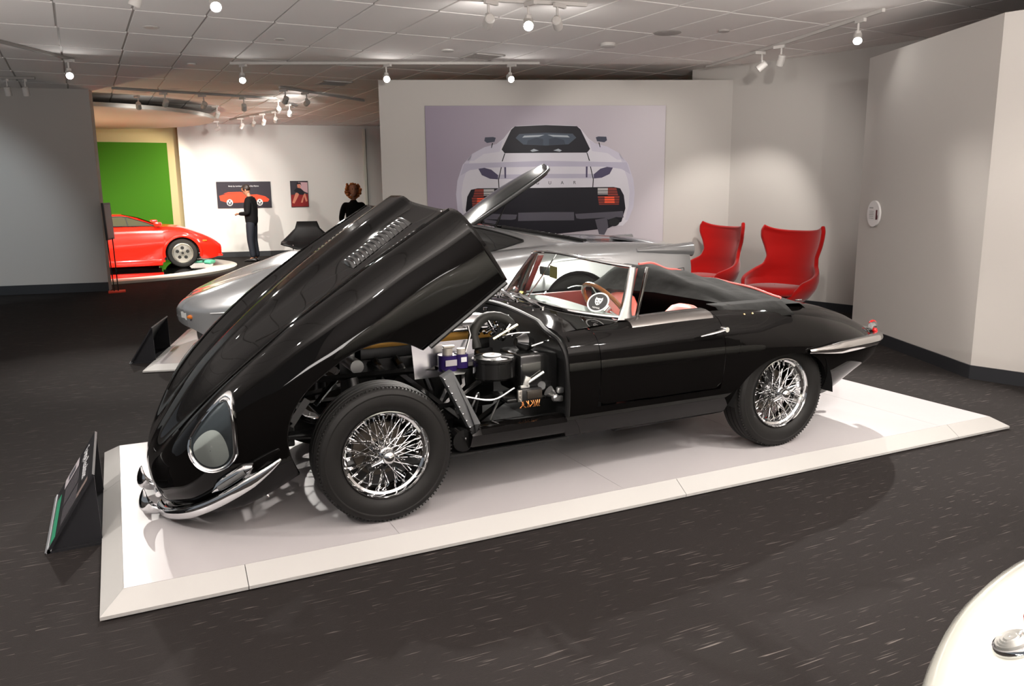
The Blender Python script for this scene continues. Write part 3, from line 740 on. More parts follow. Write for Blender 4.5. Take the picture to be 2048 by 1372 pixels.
# near door: separate panel, with handle and capping
g = G(); rows = []
for x in np.linspace(DX0+.0005, DX1-.0005, 26):
    L = np.array(body_side(x, -1, 160)); L = L[L[:, 2] >= DZ]; rows.append(resample(L, 30))
rows = np.array(rows); 
for a in (0, -1):   # round the lower corners slightly
    rows[a][-3:, 2] += np.array([.004, .010, .02])
g.grid(rows)
door = build('door', g, black_paint, car, world=True, smooth=50)
g = G(); rows = []
for x in np.linspace(1.365, 1.90, 12):
    q = body_side(x, -1)[0]; z = q[2]; dy = q[1]
    rows.append([(x, dy-.072, z-.030), (x, dy-.066, z-.016), (x, dy-.045, z+.002), (x, dy+.0, z+.014), (x, dy+.05, z+.016), (x, dy+.075, z+.006), (x, dy+.075, z-.03)])
g.grid(rows); g.add(rows[0], [tuple(range(7))[::-1]]); g.add(rows[-1], [tuple(range(7))])
build('door_capping', g, mat('capping_metal', (.28, .265, .255), .20, 1), door, world=True, smooth=60, label='bright metal door top capping')
g = G().tube([(1.745, -.775, .748), (1.80, -.785, .757), (1.86, -.79, .766), (1.90, -.785, .772)], [.006, .010, .012, .011], 10, flat=.7).cyl((1.905, -.755, .773), (1.905, -.80, .775), .014, 14)
build('door_handle', g, chrome, door, world=True)
# far door lining and cockpit
red_leather = mat('red_trim', (.16, .018, .014), .5)
pink_leather = mat('faded_red_leather', (.62, .13, .10), .45, bump=(40, .1, .002))
for side in (1, -1): build('door_trim', G().box((1.62, CY+side*.60, .66), (.62, .03, .36), bev=.01), red_leather, car, world=True)
g = G().box((1.95, CY, .30), (1.5, 1.25, .05)).box((1.30, CY, .50), (.1, 1.25, .45)); build('cockpit_floor', g, satin_black, car, world=True, smooth=0)
g = G().box((2.42, CY, .60), (.06, 1.3, .45)); build('cockpit_rear', g, satin_black, car, world=True, smooth=0)
# dashboard
rows = []
for t in np.linspace(-1, 1, 17):
    b = ws_base(t*.97); rows.append([(b[0]+.02, b[1], b[2]-.02), (1.33+.06*t*t, b[1], b[2]-.012), (1.43, b[1], .845), (1.46, b[1], .80), (1.44, b[1], .70)])
build('dashboard', G().grid(rows), mat('dashboard_leather', (.12, .135, .125), .5), car, world=True)
# steering wheel
ctr = Vector((1.44, CY-.375, .862)); axd = Vector((.80, 0, .60)).normalized(); u_ = Vector((0, 1, 0)); w_ = axd.cross(u_)
ring = [ctr+(u_*math.cos(a)+w_*math.sin(a))*.185 for a in np.linspace(0, 2*PI, 41)[:-1]]
wood = mat('steering_wood', (.32, .09, .015), .22, coat=.8)
sw = build('steering_wheel', G().tube(ring, .0125, 8, closed=True), wood, car, world=True, label='wooden rimmed steering wheel')
g = G().cyl(ctr-axd*.03, ctr+axd*.012, .03, 16).cyl(ctr-axd*.03, ctr-axd*.35, .015, 10)
for a in (R(90), R(210), R(330)): g.tube([ctr, ctr+(u_*math.cos(a)+w_*math.sin(a))*.18], [.010, .007], 6, flat=.4)
build('spokes', g, chrome, sw, world=True)
# seats
def seat(y, nm_label):
    g = G(); rows = []
    prof = [(1.66, .40, .22), (1.60, .52, .23), (1.86, .50, .22), (2.00, .48, .22)]
    st_ = build('seat', G().box((1.68, y, .47), (.46, .44, .12), bev=.05), pink_leather, car, world=True)
    rows = []
    for k, (x, z, hw, th) in enumerate(((1.85, .46, .21, .06), (1.88, .60, .22, .06), (1.92, .72, .20, .055), (1.945, .80, .175, .045), (1.955, .840, .13, .035), (1.96, .857, .07, .02), (1.96, .861, .005, .003))):
        rows.append([(x+th*math.sin(a), y+hw*math.cos(a), z) for a in np.linspace(0, 2*PI, 25)[:-1]])
    build('backrest', G().grid(rows, cv=True, flip=True), pink_leather, st_, world=True, smooth=70)
    return st_
seat(CY-.43, ''); seat(CY+.24, '')
# the near seat's bolster seen beside the pillar
g = G(); rows = []
for k, (z, hx, hy) in enumerate(((.66, .07, .16), (.76, .075, .165), (.84, .07, .16), (.89, .055, .13), (.915, .03, .08), (.92, .003, .01))):
    rows.append([(1.72+.02*k+hx*math.cos(a), CY-.22+hy*math.sin(a), z) for a in np.linspace(0, 2*PI, 25)[:-1]])
pass

# ---- windscreen
ts = np.linspace(-1, 1, 33)
NB = 9
gl_rows = [[ws_base(t)*(1-u)+ws_top(t)*u+np.array((-.012*math.sin(PI*u), 0, 0)) for u in np.linspace(0.02, .99, NB)] for t in ts]
screen_glass = thin_glass('windscreen_glass', (.84, .92, .885))
ws = build('windscreen', G().grid(gl_rows), screen_glass, car, world=True, smooth=80, label='curved clear windscreen')
g = G().tube([ws_top(t) for t in ts], .0095, 8)
g.tube([ws_base(t)+np.array((-.006, 0, .006)) for t in ts], .011, 8)
build('screen_frame', g, chrome, ws, world=True)
for side in (-1, 1):
    g = G(); a = ws_base(side); b = ws_top(side); rows = []
    for u in np.linspace(0, 1, 12):
        q = a*(1-u)+b*u; wdt = .020+.036*(1-u)**5
        rows.append([(q[0]-.012-wdt*.6, q[1]+side*(.012+.03*(1-u)), q[2]), (q[0]-.004, q[1]+side*(.028+.03*(1-u)), q[2]), (q[0]+wdt*.75, q[1]+side*(.024+.03*(1-u)), q[2]), (q[0]+wdt*.95, q[1], q[2]), (q[0]+wdt*.5, q[1]-side*.014, q[2]), (q[0]-.01, q[1]-side*.01, q[2])])
    g.grid(rows, cv=True); g.add(rows[-1], [tuple(range(6))]); g.add(rows[0], [tuple(range(6))])
    build('screen_pillar', g, mat('pillar_metal', (.16, .155, .15), .22, 1), ws, world=True, smooth=50)
    g = G(); g.grid([[(q[0]+.012, q[1]-side*.018, q[2]), (q[0]+.055, q[1]-side*.016, q[2])] for q in [a*(1-u)+b*u for u in np.linspace(.08, .96, 6)]])
    build('pillar_trim', g, red_leather, ws, world=True, solid=.004)
# quarter-light channel behind the near pillar
g = G().box((1.505, CY-.625, .985), (.016, .018, .27), rot=(0, R(14), 0), bev=.004)
build('window_channel', g, mat('pillar_metal'), door, world=True)
# mirror stay, mirror, stickers
g = G().tube([ws_base(-.02)+np.array((.03, 0, .01)), ws_top(.08)+np.array((.02, 0, -.01))], .004, 6)
mst = build('mirror_stay', g, chrome, ws, world=True)
mc = ws_base(.05)*.42+ws_top(.05)*.58+np.array((.06, .02, 0))
build('rear_view_mirror', G().box(mc, (.025, .16, .055), rot=(0, 0, R(4)), bev=.01), satin, mst, world=True)
tag_y = mat('yellow_tag', (.35, .27, .06), .7)
build('paper_tag', G().box(ws_base(-.12)*.40+ws_top(-.12)*.60+np.array((.03, 0, -.0)), (.004, .085, .07), rot=(R(4), 0, 0)), tag_y, ws, world=True, smooth=0)
build('yellow_sticker', G().box(ws_base(.08)*.9+ws_top(.08)*.1+np.array((-.014, 0, .0)), (.002, .045, .035), rot=(0, R(42), 0)), mat('yellow_sticker', (.6, .48, .03), .6), ws, world=True, smooth=0)
# round club sticker low on the driver's side of the screen
t0 = -.86; qb = ws_base(t0)*.76+ws_top(t0)*.24
du = (ws_base(t0+.02)-ws_base(t0-.02)); du /= np.linalg.norm(du); dv = ws_top(t0)-ws_base(t0); dv /= np.linalg.norm(dv); dn = np.cross(du, dv); dn /= np.linalg.norm(dn)
if dn[0] > 0: dn = -dn
def SP(a, b, h): return qb+du*a+dv*b+dn*(h+.014)
def disc(r0, r1, h, n=40): return G().grid([[SP(r_*math.cos(a), r_*math.sin(a), h) for r_ in (r0, r1)] for a in np.linspace(0, 2*PI, n+1)[:-1]], cu=True)
stk_w = mat('sticker_white', (.78, .78, .76), .5); stk_b = mat('sticker_black', (.02, .02, .02), .5)
stk = build('round_sticker', disc(.001, .052, 0), stk_b, ws, world=True, smooth=0, fixn=False, label='round black sticker with white ring and cat face')
build('sticker_ring', disc(.050, .058, .001), stk_w, stk, world=True, smooth=0, fixn=False)
g = G()
face = [(-.018, .030), (-.012, .024), (.012, .024), (.018, .030), (.021, .014), (.017, -.002), (.009, -.014), (0, -.019), (-.009, -.014), (-.017, -.002), (-.021, .014)]
g.add([SP(a, b, .001) for a, b in face], [tuple(range(len(face)))])
build('cat_emblem', g, stk_w, stk, world=True, smooth=0, fixn=False)
g = G()
for s_ in (-1, 1):
    g.add([SP(a*s_, b, .002) for a, b in ((.004, .010), (.015, .015), (.013, .009), (.006, .006))], [(0, 1, 2, 3)])
    g.add([SP(a*s_, b, .002) for a, b in ((.002, -.004), (.010, -.002), (.009, -.008), (.002, -.009))], [(0, 1, 2, 3)])
g.add([SP(a, b, .002) for a, b in ((-.004, .002), (.004, .002), (0, -.003))], [(0, 1, 2)])
build('cat_markings', g, stk_b, stk, world=True, smooth=0, fixn=False)
tx = text('sticker_letters', 'ARMAR', .013, stk_w, None, (0, 0, 0), (0, 0, 0), .0002)
tm = Matrix((Vector(du), Vector(dv), Vector(np.cross(du, dv)))).transposed()
if Vector(np.cross(du, dv)).dot(Vector(dn)) < 0: tm = Matrix((-Vector(du), Vector(dv), Vector(dn))).transposed()
m4 = tm.to_4x4(); m4.translation = Vector(SP(0, -.038, .001)); tx.parent = stk; tx.matrix_local = rootof(stk).matrix_basis.inverted() @ m4
# wipers
for k, (t0, t1) in enumerate(((-.50, .02), (-.05, .42), (.38, .80))):
    a = ws_base(t0*1.0)+np.array((-.055, 0, -.005)); b = ws_base(t1)+np.array((-.03, 0, .035)); m_ = a*.45+b*.55+np.array((-.03, 0, .02))
    w = build('wiper', G().tube([a, m_, b*.5+m_*.5+np.array((-.005, 0, .01))], [.011, .009, .007], 6).cyl(a+np.array((0, 0, -.03)), a+np.array((0, 0, .012)), .014, 12), chrome, car, world=True, label='chrome windscreen wiper')
    L0 = ws_base(t1-.24)+np.array((-.022, 0, .022)); L1 = ws_base(t1+.16)+np.array((-.022, 0, .03))
    build('wiper_blade', G().tube([L0, (L0+L1)/2+np.array((-.012, 0, .004)), L1], .007, 5), chrome, w, world=True)
    build('washer_jet', G().cyl(a+np.array((-.05, .02, -.02)), a+np.array((-.05, .02, .006)), .008, 8), chrome, car, world=True)

# ---- folded hood under its cover
cover = mat('tonneau_fabric', (.010, .010, .0095), .95, spec=.15, bump=(5, .5, .03))
rows = []
def cov_top(x): return spl([1.62, 1.72, 1.85, 2.1, 2.4, 2.65, 2.78], [.90, 1.045, 1.06, 1.015, .955, .90, .862], x)
rs = random.Random(4)
for x in np.linspace(1.80, 2.80, 26):
    hw = spl([1.80, 2.1, 2.5, 2.8], [.63, .67, .64, .55], x); zt = spl([1.80, 1.86, 2.1, 2.4, 2.65, 2.80], [1.00, 1.035, 1.00, .945, .89, .835], x); zs = spl([1.8, 2.1, 2.3, 2.5, 2.8], [.835, .845, .85, .845, .815], x)
    r_ = []; u_x = (x-1.80)/1.0
    for a in np.linspace(-1, 1, 41):
        f = 1-abs((a-.3)/1.3)**1.5 if a < .3 else 1-abs((a-.3)/.7)**2.6; wv = .012*math.sin(6*x+5*a)*f+.008*math.sin(23*x-9*a+2)*f
        x0_ = 2.05-.13*a; xx = x0_+(2.80-x0_)*u_x
        r_.append((xx, CY+a*hw, zs+(zt-zs)*f+wv))
    rows.append(r_)
fr = []  # front face folding down to the seats
for k, u in enumerate(np.linspace(0, 1, 7)[:-1]):
    fr.append([(q[0]-.07*(1-u)**1.1, q[1], (.888-.03*abs(q[1]))+(q[2]-(.888-.03*abs(q[1])))*u+.006*math.sin(14*q[1])*math.sin(PI*u)) for q in rows[0]])
lin = [[(q[0]+max(.03, 2.36-q[0])*u, q[1]*(1-.05*u), q[2]-(q[2]-.62)*u-.004) for q in fr[0]] for u in (0, .3, .6, 1)]
tc_ = build('hood_cover', G().grid(fr+rows), cover, car, world=True, smooth=80, label='dark grey cloth cover over the folded hood')
build('hood_lining', G().grid(lin), satin_black, tc_, world=True)
g = G().tube([np.array(r_[27])+np.array((0, 0, .010)) for r_ in rows[2:18]]+[np.array(rows[18][i])+np.array((0, 0, .006)) for i in range(26, 3, -2)], .0075, 6)
build('cover_piping', g, mat('red_piping', (.75, .16, .14), .6), tc_, world=True)
g = G()
for x in (2.13, 2.19): g.ball((x, CY-.735, .826), .0075, 8)
build('snap_fastener', g, mat('brass', (.7, .5, .2), .25, 1), tc_, world=True)
flap = [[(x, CY-y, z) for y, z in ((.56, .875), (.64, .868), (.70, .835), (.745, .808 if x < 2.3 else .80))] for x in np.linspace(2.0, 2.5, 10)]
build('cover_flap', G().grid(flap), cover, tc_, world=True, solid=.004)

# ---- rear bumper and lamps
for side in (-1, 1):
    rows = []
    path = [(2.56, .822), (2.75, .815), (2.95, .775), (3.15, .715), (3.33, .63), (3.47, .53), (3.57, .42), (3.625, .30), (3.64, .20)]
    P = catmull([(a, b, 0) for a, b in path], 30)
    for i, q in enumerate(P):
        t = P[min(i+1, 29)]-P[max(i-1, 0)]; t /= np.linalg.norm(t); o_ = np.array((t[1]*-1, t[0], 0)); u = i/29
        s_ = min(1, .30+4*u)*1.0; z = spl([0, .3, .7, 1], [.585, .578, .545, .53], u)
        rows.append([(q[0]-abs(o_[0])*-1*a*s_, CY+side*(q[1]+abs(o_[1])*a*s_), z+b*s_) for a, b in [(-.02, .034), (.012, .038), (.03, .028), (.038, .0), (.03, -.028), (.012, -.038), (-.012, -.034)]])
    build('rear_bumper', G().grid(rows, flip=side > 0), mat('bumper_chrome', (.78, .77, .76), .09, 1), car, world=True, smooth=60, solid=.003, label='chrome rear quarter bumper')
    lamp = build('tail_lamp', G().tube([(3.44, CY+side*.50, .622), (3.50, CY+side*.47, .617), (3.545, CY+side*.42, .611)], [.018, .024, .018], 12), chrome, car, world=True)
    build('red_lens', G().ball((3.545, CY+side*.425, .613), .028, 12, (.9, 1, 1)).ball((3.48, CY+side*.50, .585), .018, 10), mat('red_lens', (.45, .01, .01), .1), lamp, world=True)
build('boot_badge', G().box((3.42, CY-.06, .672), (.10, .02, .006), rot=(0, R(22), 0), bev=.002), chrome, car, world=True)
build('boot_hinge', G().box((2.98, CY-.30, .80), (.05, .012, .008), bev=.002), chrome, car, world=True)
# ------------------------------------------------------------------ wire wheels and tyres
def wire_wheel(x, y_lip, side, name_label, detail=True):
    """side -1: outer face towards -y"""
    z = .33; o = Vector((x, y_lip, z)); ax = Vector((0, side, 0))     # height along ax is outwards from the rim lip
    tl = 'wheel'
    tp = [(.215, -.155), (.235, -.168), (.275, -.178), (.305, -.170), (.322, -.150), (.330, -.125)]
    tread = []
    tyre_prof = [(.203, -.150), (.222, -.166), (.262, -.180), (.296, -.172), (.317, -.155), (.3235, -.150), (.3235, -.146), (.329, -.142), (.3295, -.117), (.324, -.115), (.324, -.110), (.330, -.108), (.330, -.078), (.324, -.076), (.324, -.071), (.330, -.069), (.3295, -.042), (.324, -.040), (.324, -.036), (.329, -.034), (.3255, -.020), (.3215, -.016), (.3215, -.012), (.319, -.004), (.311, .006), (.309, .0075), (.296, .0115), (.293, .0145), (.289, .0145), (.286, .0125), (.262, .0165), (.240, .0125), (.222, .003), (.2125, -.006), (.207, -.010)]
    w = build('wheel', G().lathe(tyre_prof, o, ax, 96), rubber, car, world=True, smooth=35, label='wire wheel with a black tyre')
    # shoulder sipes
    g = G()
    if detail:
        for k in range(110):
            a = 2*PI*k/110; c = o+ax*-.008+Vector((math.cos(a), 0, math.sin(a)))*.3205
            g.box(c, (.010, .013, .006), rot=(0, -a, 0))
        build('tread_blocks', g, rubber, w, world=True, smooth=0, kind='stuff')
    rim = [(.2085, -.008), (.2115, -.003), (.2105, .002), (.2055, .0025), (.203, -.002), (.198, -.010), (.1965, -.022), (.186, -.030), (.184, -.045), (.176, -.055), (.172, -.085), (.176, -.115), (.196, -.125), (.198, -.145), (.208, -.150)]
    build('rim', G().lathe(rim, o, ax, 64), chrome, w, world=True, smooth=45)
    # spokes: outer, middle and inner rows laced both ways
    g = G(); n_ = G()
    def pt(r_, a, h): return o+ax*h+Vector((math.cos(a), 0, math.sin(a)))*r_
    rows = ((24, .030, -.010, .183, -.040, .42), (24, .052, -.100, .176, -.062, .30), (24, .040, -.055, .174, -.088, .36)) if detail else ((20, .03, -.01, .182, -.04, .4),)
    for q, (n, rh, hh_, rr, hr, tw) in enumerate(rows):
        for k in range(n):
            a = 2*PI*(k+q/3)/n; sgn = 1 if k % 2 else -1
            A = pt(rh, a+sgn*tw*1.9, hh_); B = pt(rr, a, hr)
            g.tube([A, B], .0023, 5, cap=False)
            d = (A-B).normalized(); n_.tube([B, B+d*.020], [.0042, .0034], 6)
    build('wire_spokes', g, chrome, w, world=True, kind='stuff'); build('spoke_nipples', n_, chrome, w, world=True, kind='stuff')
    build('hub', G().lathe([(0, .006), (.024, .006), (.031, -.004), (.033, -.02), (.034, -.05), (.048, -.08), (.056, -.095), (.057, -.12), (0, -.12)], o, ax, 32), chrome, w, world=True)
    # brake disc/backing
    build('brake_disc', G().lathe([(.0, -.118), (.13, -.118), (.135, -.124), (.135, -.132), (0, -.132)], o, ax, 40), mat('brake_iron', (.10, .085, .07), .4, .8), w, world=True)
    cap = build('knock_off_cap', G().lathe([(0, .058), (.014, .056), (.024, .050), (.031, .040), (.034, .026), (.034, .012), (.040, .006), (.040, .0), (0, .0)], o, ax, 32), chrome, w, world=True)
    for a in ((R(22), R(202)) if side < 0 else (R(60), R(240))):
        d = Vector((math.cos(a), 0, math.sin(a)))
        build('spinner_ear', G().tube([o+ax*.020+d*.025, o+ax*.026+d*.055, o+ax*.022+d*.088], [.013, .014, .010], 10, flat=.5), chrome, cap, world=True)
    return w
wire_wheel(0, -.70, -1, ''); wire_wheel(2.438, -.68, -1, '')
wire_wheel(0, .80, 1, '', False); wire_wheel(2.438, .78, 1, '', False)
# inner arches and rear floor, dark
for side in (-1, 1): build('inner_arch', half_pipe(G(), 2.42, .29, .385, CY+side*.50, CY+side*.79, 2, 178), satin_black, car, world=True)
g = G().box((2.2, CY, .30), (1.3, 1.0, .10)).box((2.44, CY, .32), (.14, 1.30, .10)).box((3.0, CY, .42), (.9, .9, .12))
build('underfloor', g, satin_black, car, world=True, smooth=0)
for y in (.35, .20): build('silencer', G().cyl((1.5, CY-y, .19), (2.3, CY-y, .20), .065, 16), satin_black, car, world=True)
g = G().tube([(2.9, CY-.04, .26), (3.3, CY-.05, .27), (3.55, CY-.06, .33)], .022, 10).tube([(2.9, CY+.04, .26), (3.3, CY+.05, .27), (3.55, CY+.06, .33)], .022, 10)
build('tail_pipes', g, chrome, car, world=True)
# ------------------------------------------------------------------ engine bay
alloy = mat('polished_alloy', (.72, .72, .74), .16, 1)
alloy_dull = mat('cast_alloy', (.45, .45, .45), .4, .9)
gold = mat('gold_head_paint', (.50, .27, .06), .32, .6)
shield_m = mat('heat_shield', (.66, .66, .70), .20, .95)
frame_m = mat('frame_black', (.007, .007, .007), .22, coat=.6)
eng = build('engine_block', G().box((.42, CY, .50), (.80, .36, .34), bev=.02).box((.42, CY, .30), (.7, .26, .14), bev=.02), satin_black, car, world=True)
def U(x0, x1): return (x0+x1)/2, x1-x0
c, L = U(.04, .80)
build('head_flange', G().box((c, CY, .698), (L-.02, .37, .06), bev=.006), satin_black, eng, world=True)
build('cylinder_head', G().box((c, CY, .752), (L, .40, .050), bev=.006).box((c, CY, .80), (L, .10, .04), bev=.005), gold, eng, world=True, label='gold painted cylinder head')
for side in (-1, 1):
    rows = []
    for x in np.linspace(.02, .83, 20):
        t = (x-.02)/.81; e_ = min(1, max(.0, math.sin(PI*min(max(t, .0), 1)))**.16) if 0 < t < 1 else .55
        r_ = []
        for a in np.linspace(0, PI, 13): r_.append((x, CY+side*.135+.075*math.cos(a)*(.75+.25*e_), .79+.085*(math.sin(a)**.75 if math.sin(a) > 0 else 0)*e_))
        rows.append(r_)
    g = G().grid(rows, flip=True); g.add(rows[0], [tuple(range(13))]); g.add(rows[-1], [tuple(range(13))[::-1]])
    g.box((c, CY+side*.135, .785), (L+.05, .17, .016), bev=.004)
    cv = build('cam_cover', g, alloy, eng, world=True, smooth=50, label='polished cam cover')
    g = G()
    for x in (.07, .22, .37, .52, .67, .79):
        g.cyl((x, CY+side*.135, .873), (x, CY+side*.135, .888), .012, 12)
        for q in (-1, 1): g.cyl((x, CY+side*.135+q*.077, .792), (x, CY+side*.135+q*.077, .807), .008, 8)
    build('dome_nuts', g, chrome, cv, world=True)
g = G()
for k in range(6): g.tube([(.12+k*.12, CY-.06, .80), (.12+k*.12, CY, .84), (.16+k*.10, CY+.02, .83)], .006, 6)
build('ignition_leads', g, mat('lead_brown', (.10, .05, .02), .5), eng, world=True)
build('breather', G().box((.0, CY-.02, .70), (.06, .30, .14), bev=.02).cyl((.0, CY-.12, .66), (.0, CY-.30, .66), .035, 16), alloy_dull, eng, world=True)
# exhaust manifold and its shield
g = G()
for k in range(6): g.tube([(.12+k*.115, CY-.20, .66), (.12+k*.115, CY-.27, .64), (.20+k*.095, CY-.30, .50), (.40, CY-.32, .36)], .022, 8)
build('exhaust_manifold', g, mat('enamel_black', (.01, .01, .01), .2, coat=.5), eng, world=True)
g = G(); P0 = [(.245, CY-.435, .775), (.595, CY-.435, .775), (.575, CY-.455, .66), (.52, CY-.46, .60), (.25, CY-.46, .60)]
g.prism([(0, 0)], 0, 0) if False else None
g.add(P0+[(a, b+.004, c_) for a, b, c_ in P0], [(0, 1, 2, 3, 4), (9, 8, 7, 6, 5), (0, 5, 6, 1), (1, 6, 7, 2), (2, 7, 8, 3), (3, 8, 9, 4), (4, 9, 5, 0)])
sh = build('heat_shield', g, shield_m, car, world=True, smooth=0, label='bright metal heat shield plate')
# brake fluid reservoirs beside the shield
pur = mat('purple_reservoir', (.022, .012, .075), .12)
g = G().cyl((.405, CY-.52, .645), (.405, CY-.52, .725), .050, 24).cyl((.475, CY-.53, .655), (.475, CY-.53, .725), .036, 20)
rs_ = build('fluid_reservoir', g, pur, car, world=True, label='violet fluid reservoirs')
g = G().cyl((.405, CY-.52, .725), (.405, CY-.52, .757), .026, 20).cyl((.475, CY-.53, .725), (.475, CY-.53, .752), .022, 20).box((.41, CY-.523, .765), (.06, .03, .012), bev=.003)
build('reservoir_caps', g, mat('cap_grey', (.50, .46, .40), .35, .3), rs_, world=True)
build('paper_label', G().box((.405, CY-.5715, .69), (.06, .003, .03)), mat('label_grey', (.35, .33, .34), .6), rs_, world=True, smooth=0)
build('white_label', G().box((.475, CY-.567, .70), (.03, .003, .024)), mat('label_white', (.8, .8, .8), .6), rs_, world=True, smooth=0)
# round air trumpet drum
build('air_drum', G().lathe([(0, 0), (.10, 0), (.108, .01), (.108, .085), (.112, .09), (.112, .10), (.104, .108), (.03, .114), (0, .114)], (.625, CY-.60, .600), (0, 0, 1), 40), frame_m, car, world=True, label='black drum with a white reflection painted on its lid')
build('drum_reflection', G().lathe([(0, 0), (.047, 0), (.047, .003), (0, .003)], (.615, CY-.60, .7145), (0, 0, 1), 32), mat('reflection_white', (.82, .82, .82), .4), car, world=True)  # white oval reflection on the lid, put in as a pale shape
# airbox and heater box
build('air_box', G().box((.845, CY-.55, .61), (.22, .26, .21), bev=.02), frame_m, car, world=True)
build('battery_tray', G().box((.80, CY-.60, .49), (.30, .20, .02), bev=.004), frame_m, car, world=True)
# big corrugated hose
P = [(.60, CY-.44, .72), (.60, CY-.40, .80), (.66, CY-.37, .86), (.74, CY-.35, .87), (.82, CY-.36, .84), (.86, CY-.38, .76)]
P = catmull(P, 26); build('air_hose', G().tube(P, [.026+.002*(k % 2) for k in range(26)], 12), mat('hose_rubber', (.014, .014, .012), .6, spec=.3), car, world=True)
# carburettor linkages: clusters of small chrome castings
g = G(); rr_ = random.Random(3)
for k in range(26):
    x, y, z = .66+rr_.random()*.20, CY-.44+rr_.random()*.20, .74+rr_.random()*.10
    g.cyl((x, y, z), (x+rr_.uniform(-.03, .03), y+rr_.uniform(-.02, .02), z+rr_.uniform(.0, .035)), rr_.uniform(.005, .013), 8)
build('linkage_castings', g, chrome, car, world=True, kind='stuff')
g = G().tube([(.66, CY-.52, .78), (.80, CY-.52, .845)], .007, 6)
build('brass_rod', g, mat('pale_brass', (.72, .64, .42), .3, .8), car, world=True)
for pp in ([(.72, CY-.50, .79), (.80, CY-.52, .80), (.86, CY-.54, .80)], [(.84, CY-.60, .74), (.93, CY-.62, .765)], [(.50, CY-.50, .69), (.56, CY-.45, .80), (.56, CY-.42, .84)]): build('pipe', G().tube(pp, .006, 6), chrome, car, world=True)
build('brake_servo', G().lathe([(0, 0), (.03, .0), (.05, .05), (.02, .10), (0, .10)], (.86, CY-.56, .745), (-.9, -.1, .2), 20), frame_m, car, world=True)
# bonnet catch lever and bracket on the box
g = G().tube([(.775, CY-.69, .575), (.86, CY-.695, .62)], .0075, 6).box((.765, CY-.69, .58), (.03, .012, .05), rot=(0, R(20), 0), bev=.003).box((.755, CY-.69, .555), (.05, .012, .015), bev=.003)
build('catch_lever', g, mat('pale_lever', (.78, .78, .74), .3, .6), car, world=True, label='pale bonnet catch lever')
# fuse box with copper wires
fb = build('fuse_box', G().box((.775, CY-.70, .515), (.13, .03, .06), bev=.004), satin_black, car, world=True)
build('fuse_cover', G().box((.795, CY-.718, .517), (.085, .008, .045), bev=.003), mat('fuse_cover', (.03, .025, .02), .3), fb, world=True)
g = G().box((.715, CY-.712, .515), (.022, .012, .06), bev=.003)
for k in range(3): g.cyl((.715, CY-.718, .495+k*.02), (.715, CY-.726, .495+k*.02), .006, 8)
build('terminal_block', g, mat('terminal_metal', (.55, .52, .48), .35, .8), fb, world=True)
g = G()
for k in range(9):
    x = .725+k*.013; g.tube([(x, CY-.71, .485), (x+rr_.uniform(-.012, .012), CY-.715, .470), (x+rr_.uniform(-.01, .01), CY-.71, .452), (x+.01, CY-.69, .445)], .0028, 5)
build('copper_wires', g, mat('copper', (.75, .30, .10), .3, .7), fb, world=True)
# horn/bracket castings at the rear corner
g = G().tube([(.875, CY-.715, .525), (.905, CY-.72, .50)], [.03, .016], 10).ball((.912, CY-.725, .485), .022, 12).cyl((.912, CY-.71, .485), (.912, CY-.75, .485), .012, 10).box((.935, CY-.73, .525), (.035, .03, .03), bev=.006).box((.935, CY-.73, .48), (.03, .02, .03), bev=.005)
build('latch_casting', g, mat('latch_silver', (.68, .68, .68), .3, .9), car, world=True)
# front subframe tubes
g = G()
tubes = [((-.42, .35), (.95, .50)), ((-.42, .35), (.95, .28)), ((-.42, .62), (.95, .66)), ((-.1, .33), (.20, .62)), ((.20, .62), (.55, .31)), ((.55, .31), (.93, .60)), ((-.42, .30), (-.42, .66)), ((.10, .30), (.10, .64))]
for side in (-1, 1):
    for (a, b), (c_, d) in tubes:
        g.tube([(a, CY+side*(.30 if a < .3 else .45), b), (c_, CY+side*(.34 if c_ < .3 else .56), d)], .016, 4)
for z in (.30, .64): g.tube([(-.42, CY-.33, z), (-.42, CY+.33, z)], .016, 4)
g.tube([(.10, CY-.40, .64), (.10, CY+.40, .64)], .02, 6)
build('subframe_tubes', g, frame_m, car, world=True)
# suspension and hub carriers
g = G()
for side in (-1, 1):
    y0, y1 = CY+side*.32, CY+side*.56
    g.tube([(.0, y0, .24), (0, y1, .22)], .02, 6).tube([(.15, y0, .24), (0, y1, .22)], .016, 6).tube([(0, y0, .46), (0, y1, .44)], .018, 6).cyl((0, y1, .20), (0, y1, .46), .028, 10).cyl((-.05, y0+side*.05, .62), (-.02, y0+side*.18, .24), .032, 12)
build('suspension', g, satin_black, car, world=True)
g = G()
for (a, b) in (((-.45, .64), (-.33, .56)), ((-.37, .43), (-.28, .55)), ((-.45, .52), (-.37, .43)), ((-.41, .52), (-.41, .72))):
    q0 = (a[0], CY-.40, a[1]); q1 = (b[0], CY-.42, b[1]); mid = Vector(q0).lerp(Vector(q1), .5); L = (Vector(q1)-Vector(q0)).length
    g.box(mid, (L, .006, .035), rot=(0, -math.atan2(b[1]-a[1], b[0]-a[0]), 0))
build('picture_frame', g, mat('frame_grey', (.08, .08, .08), .4), car, world=True, smooth=0)
build('undertray', G().box((.45, CY, .262), (1.06, 1.46, .012)), satin_black, car, world=True, smooth=0)
build('radiator', G().box((-.36, CY, .48), (.06, .60, .38), bev=.01), satin_black, car, world=True, smooth=0)
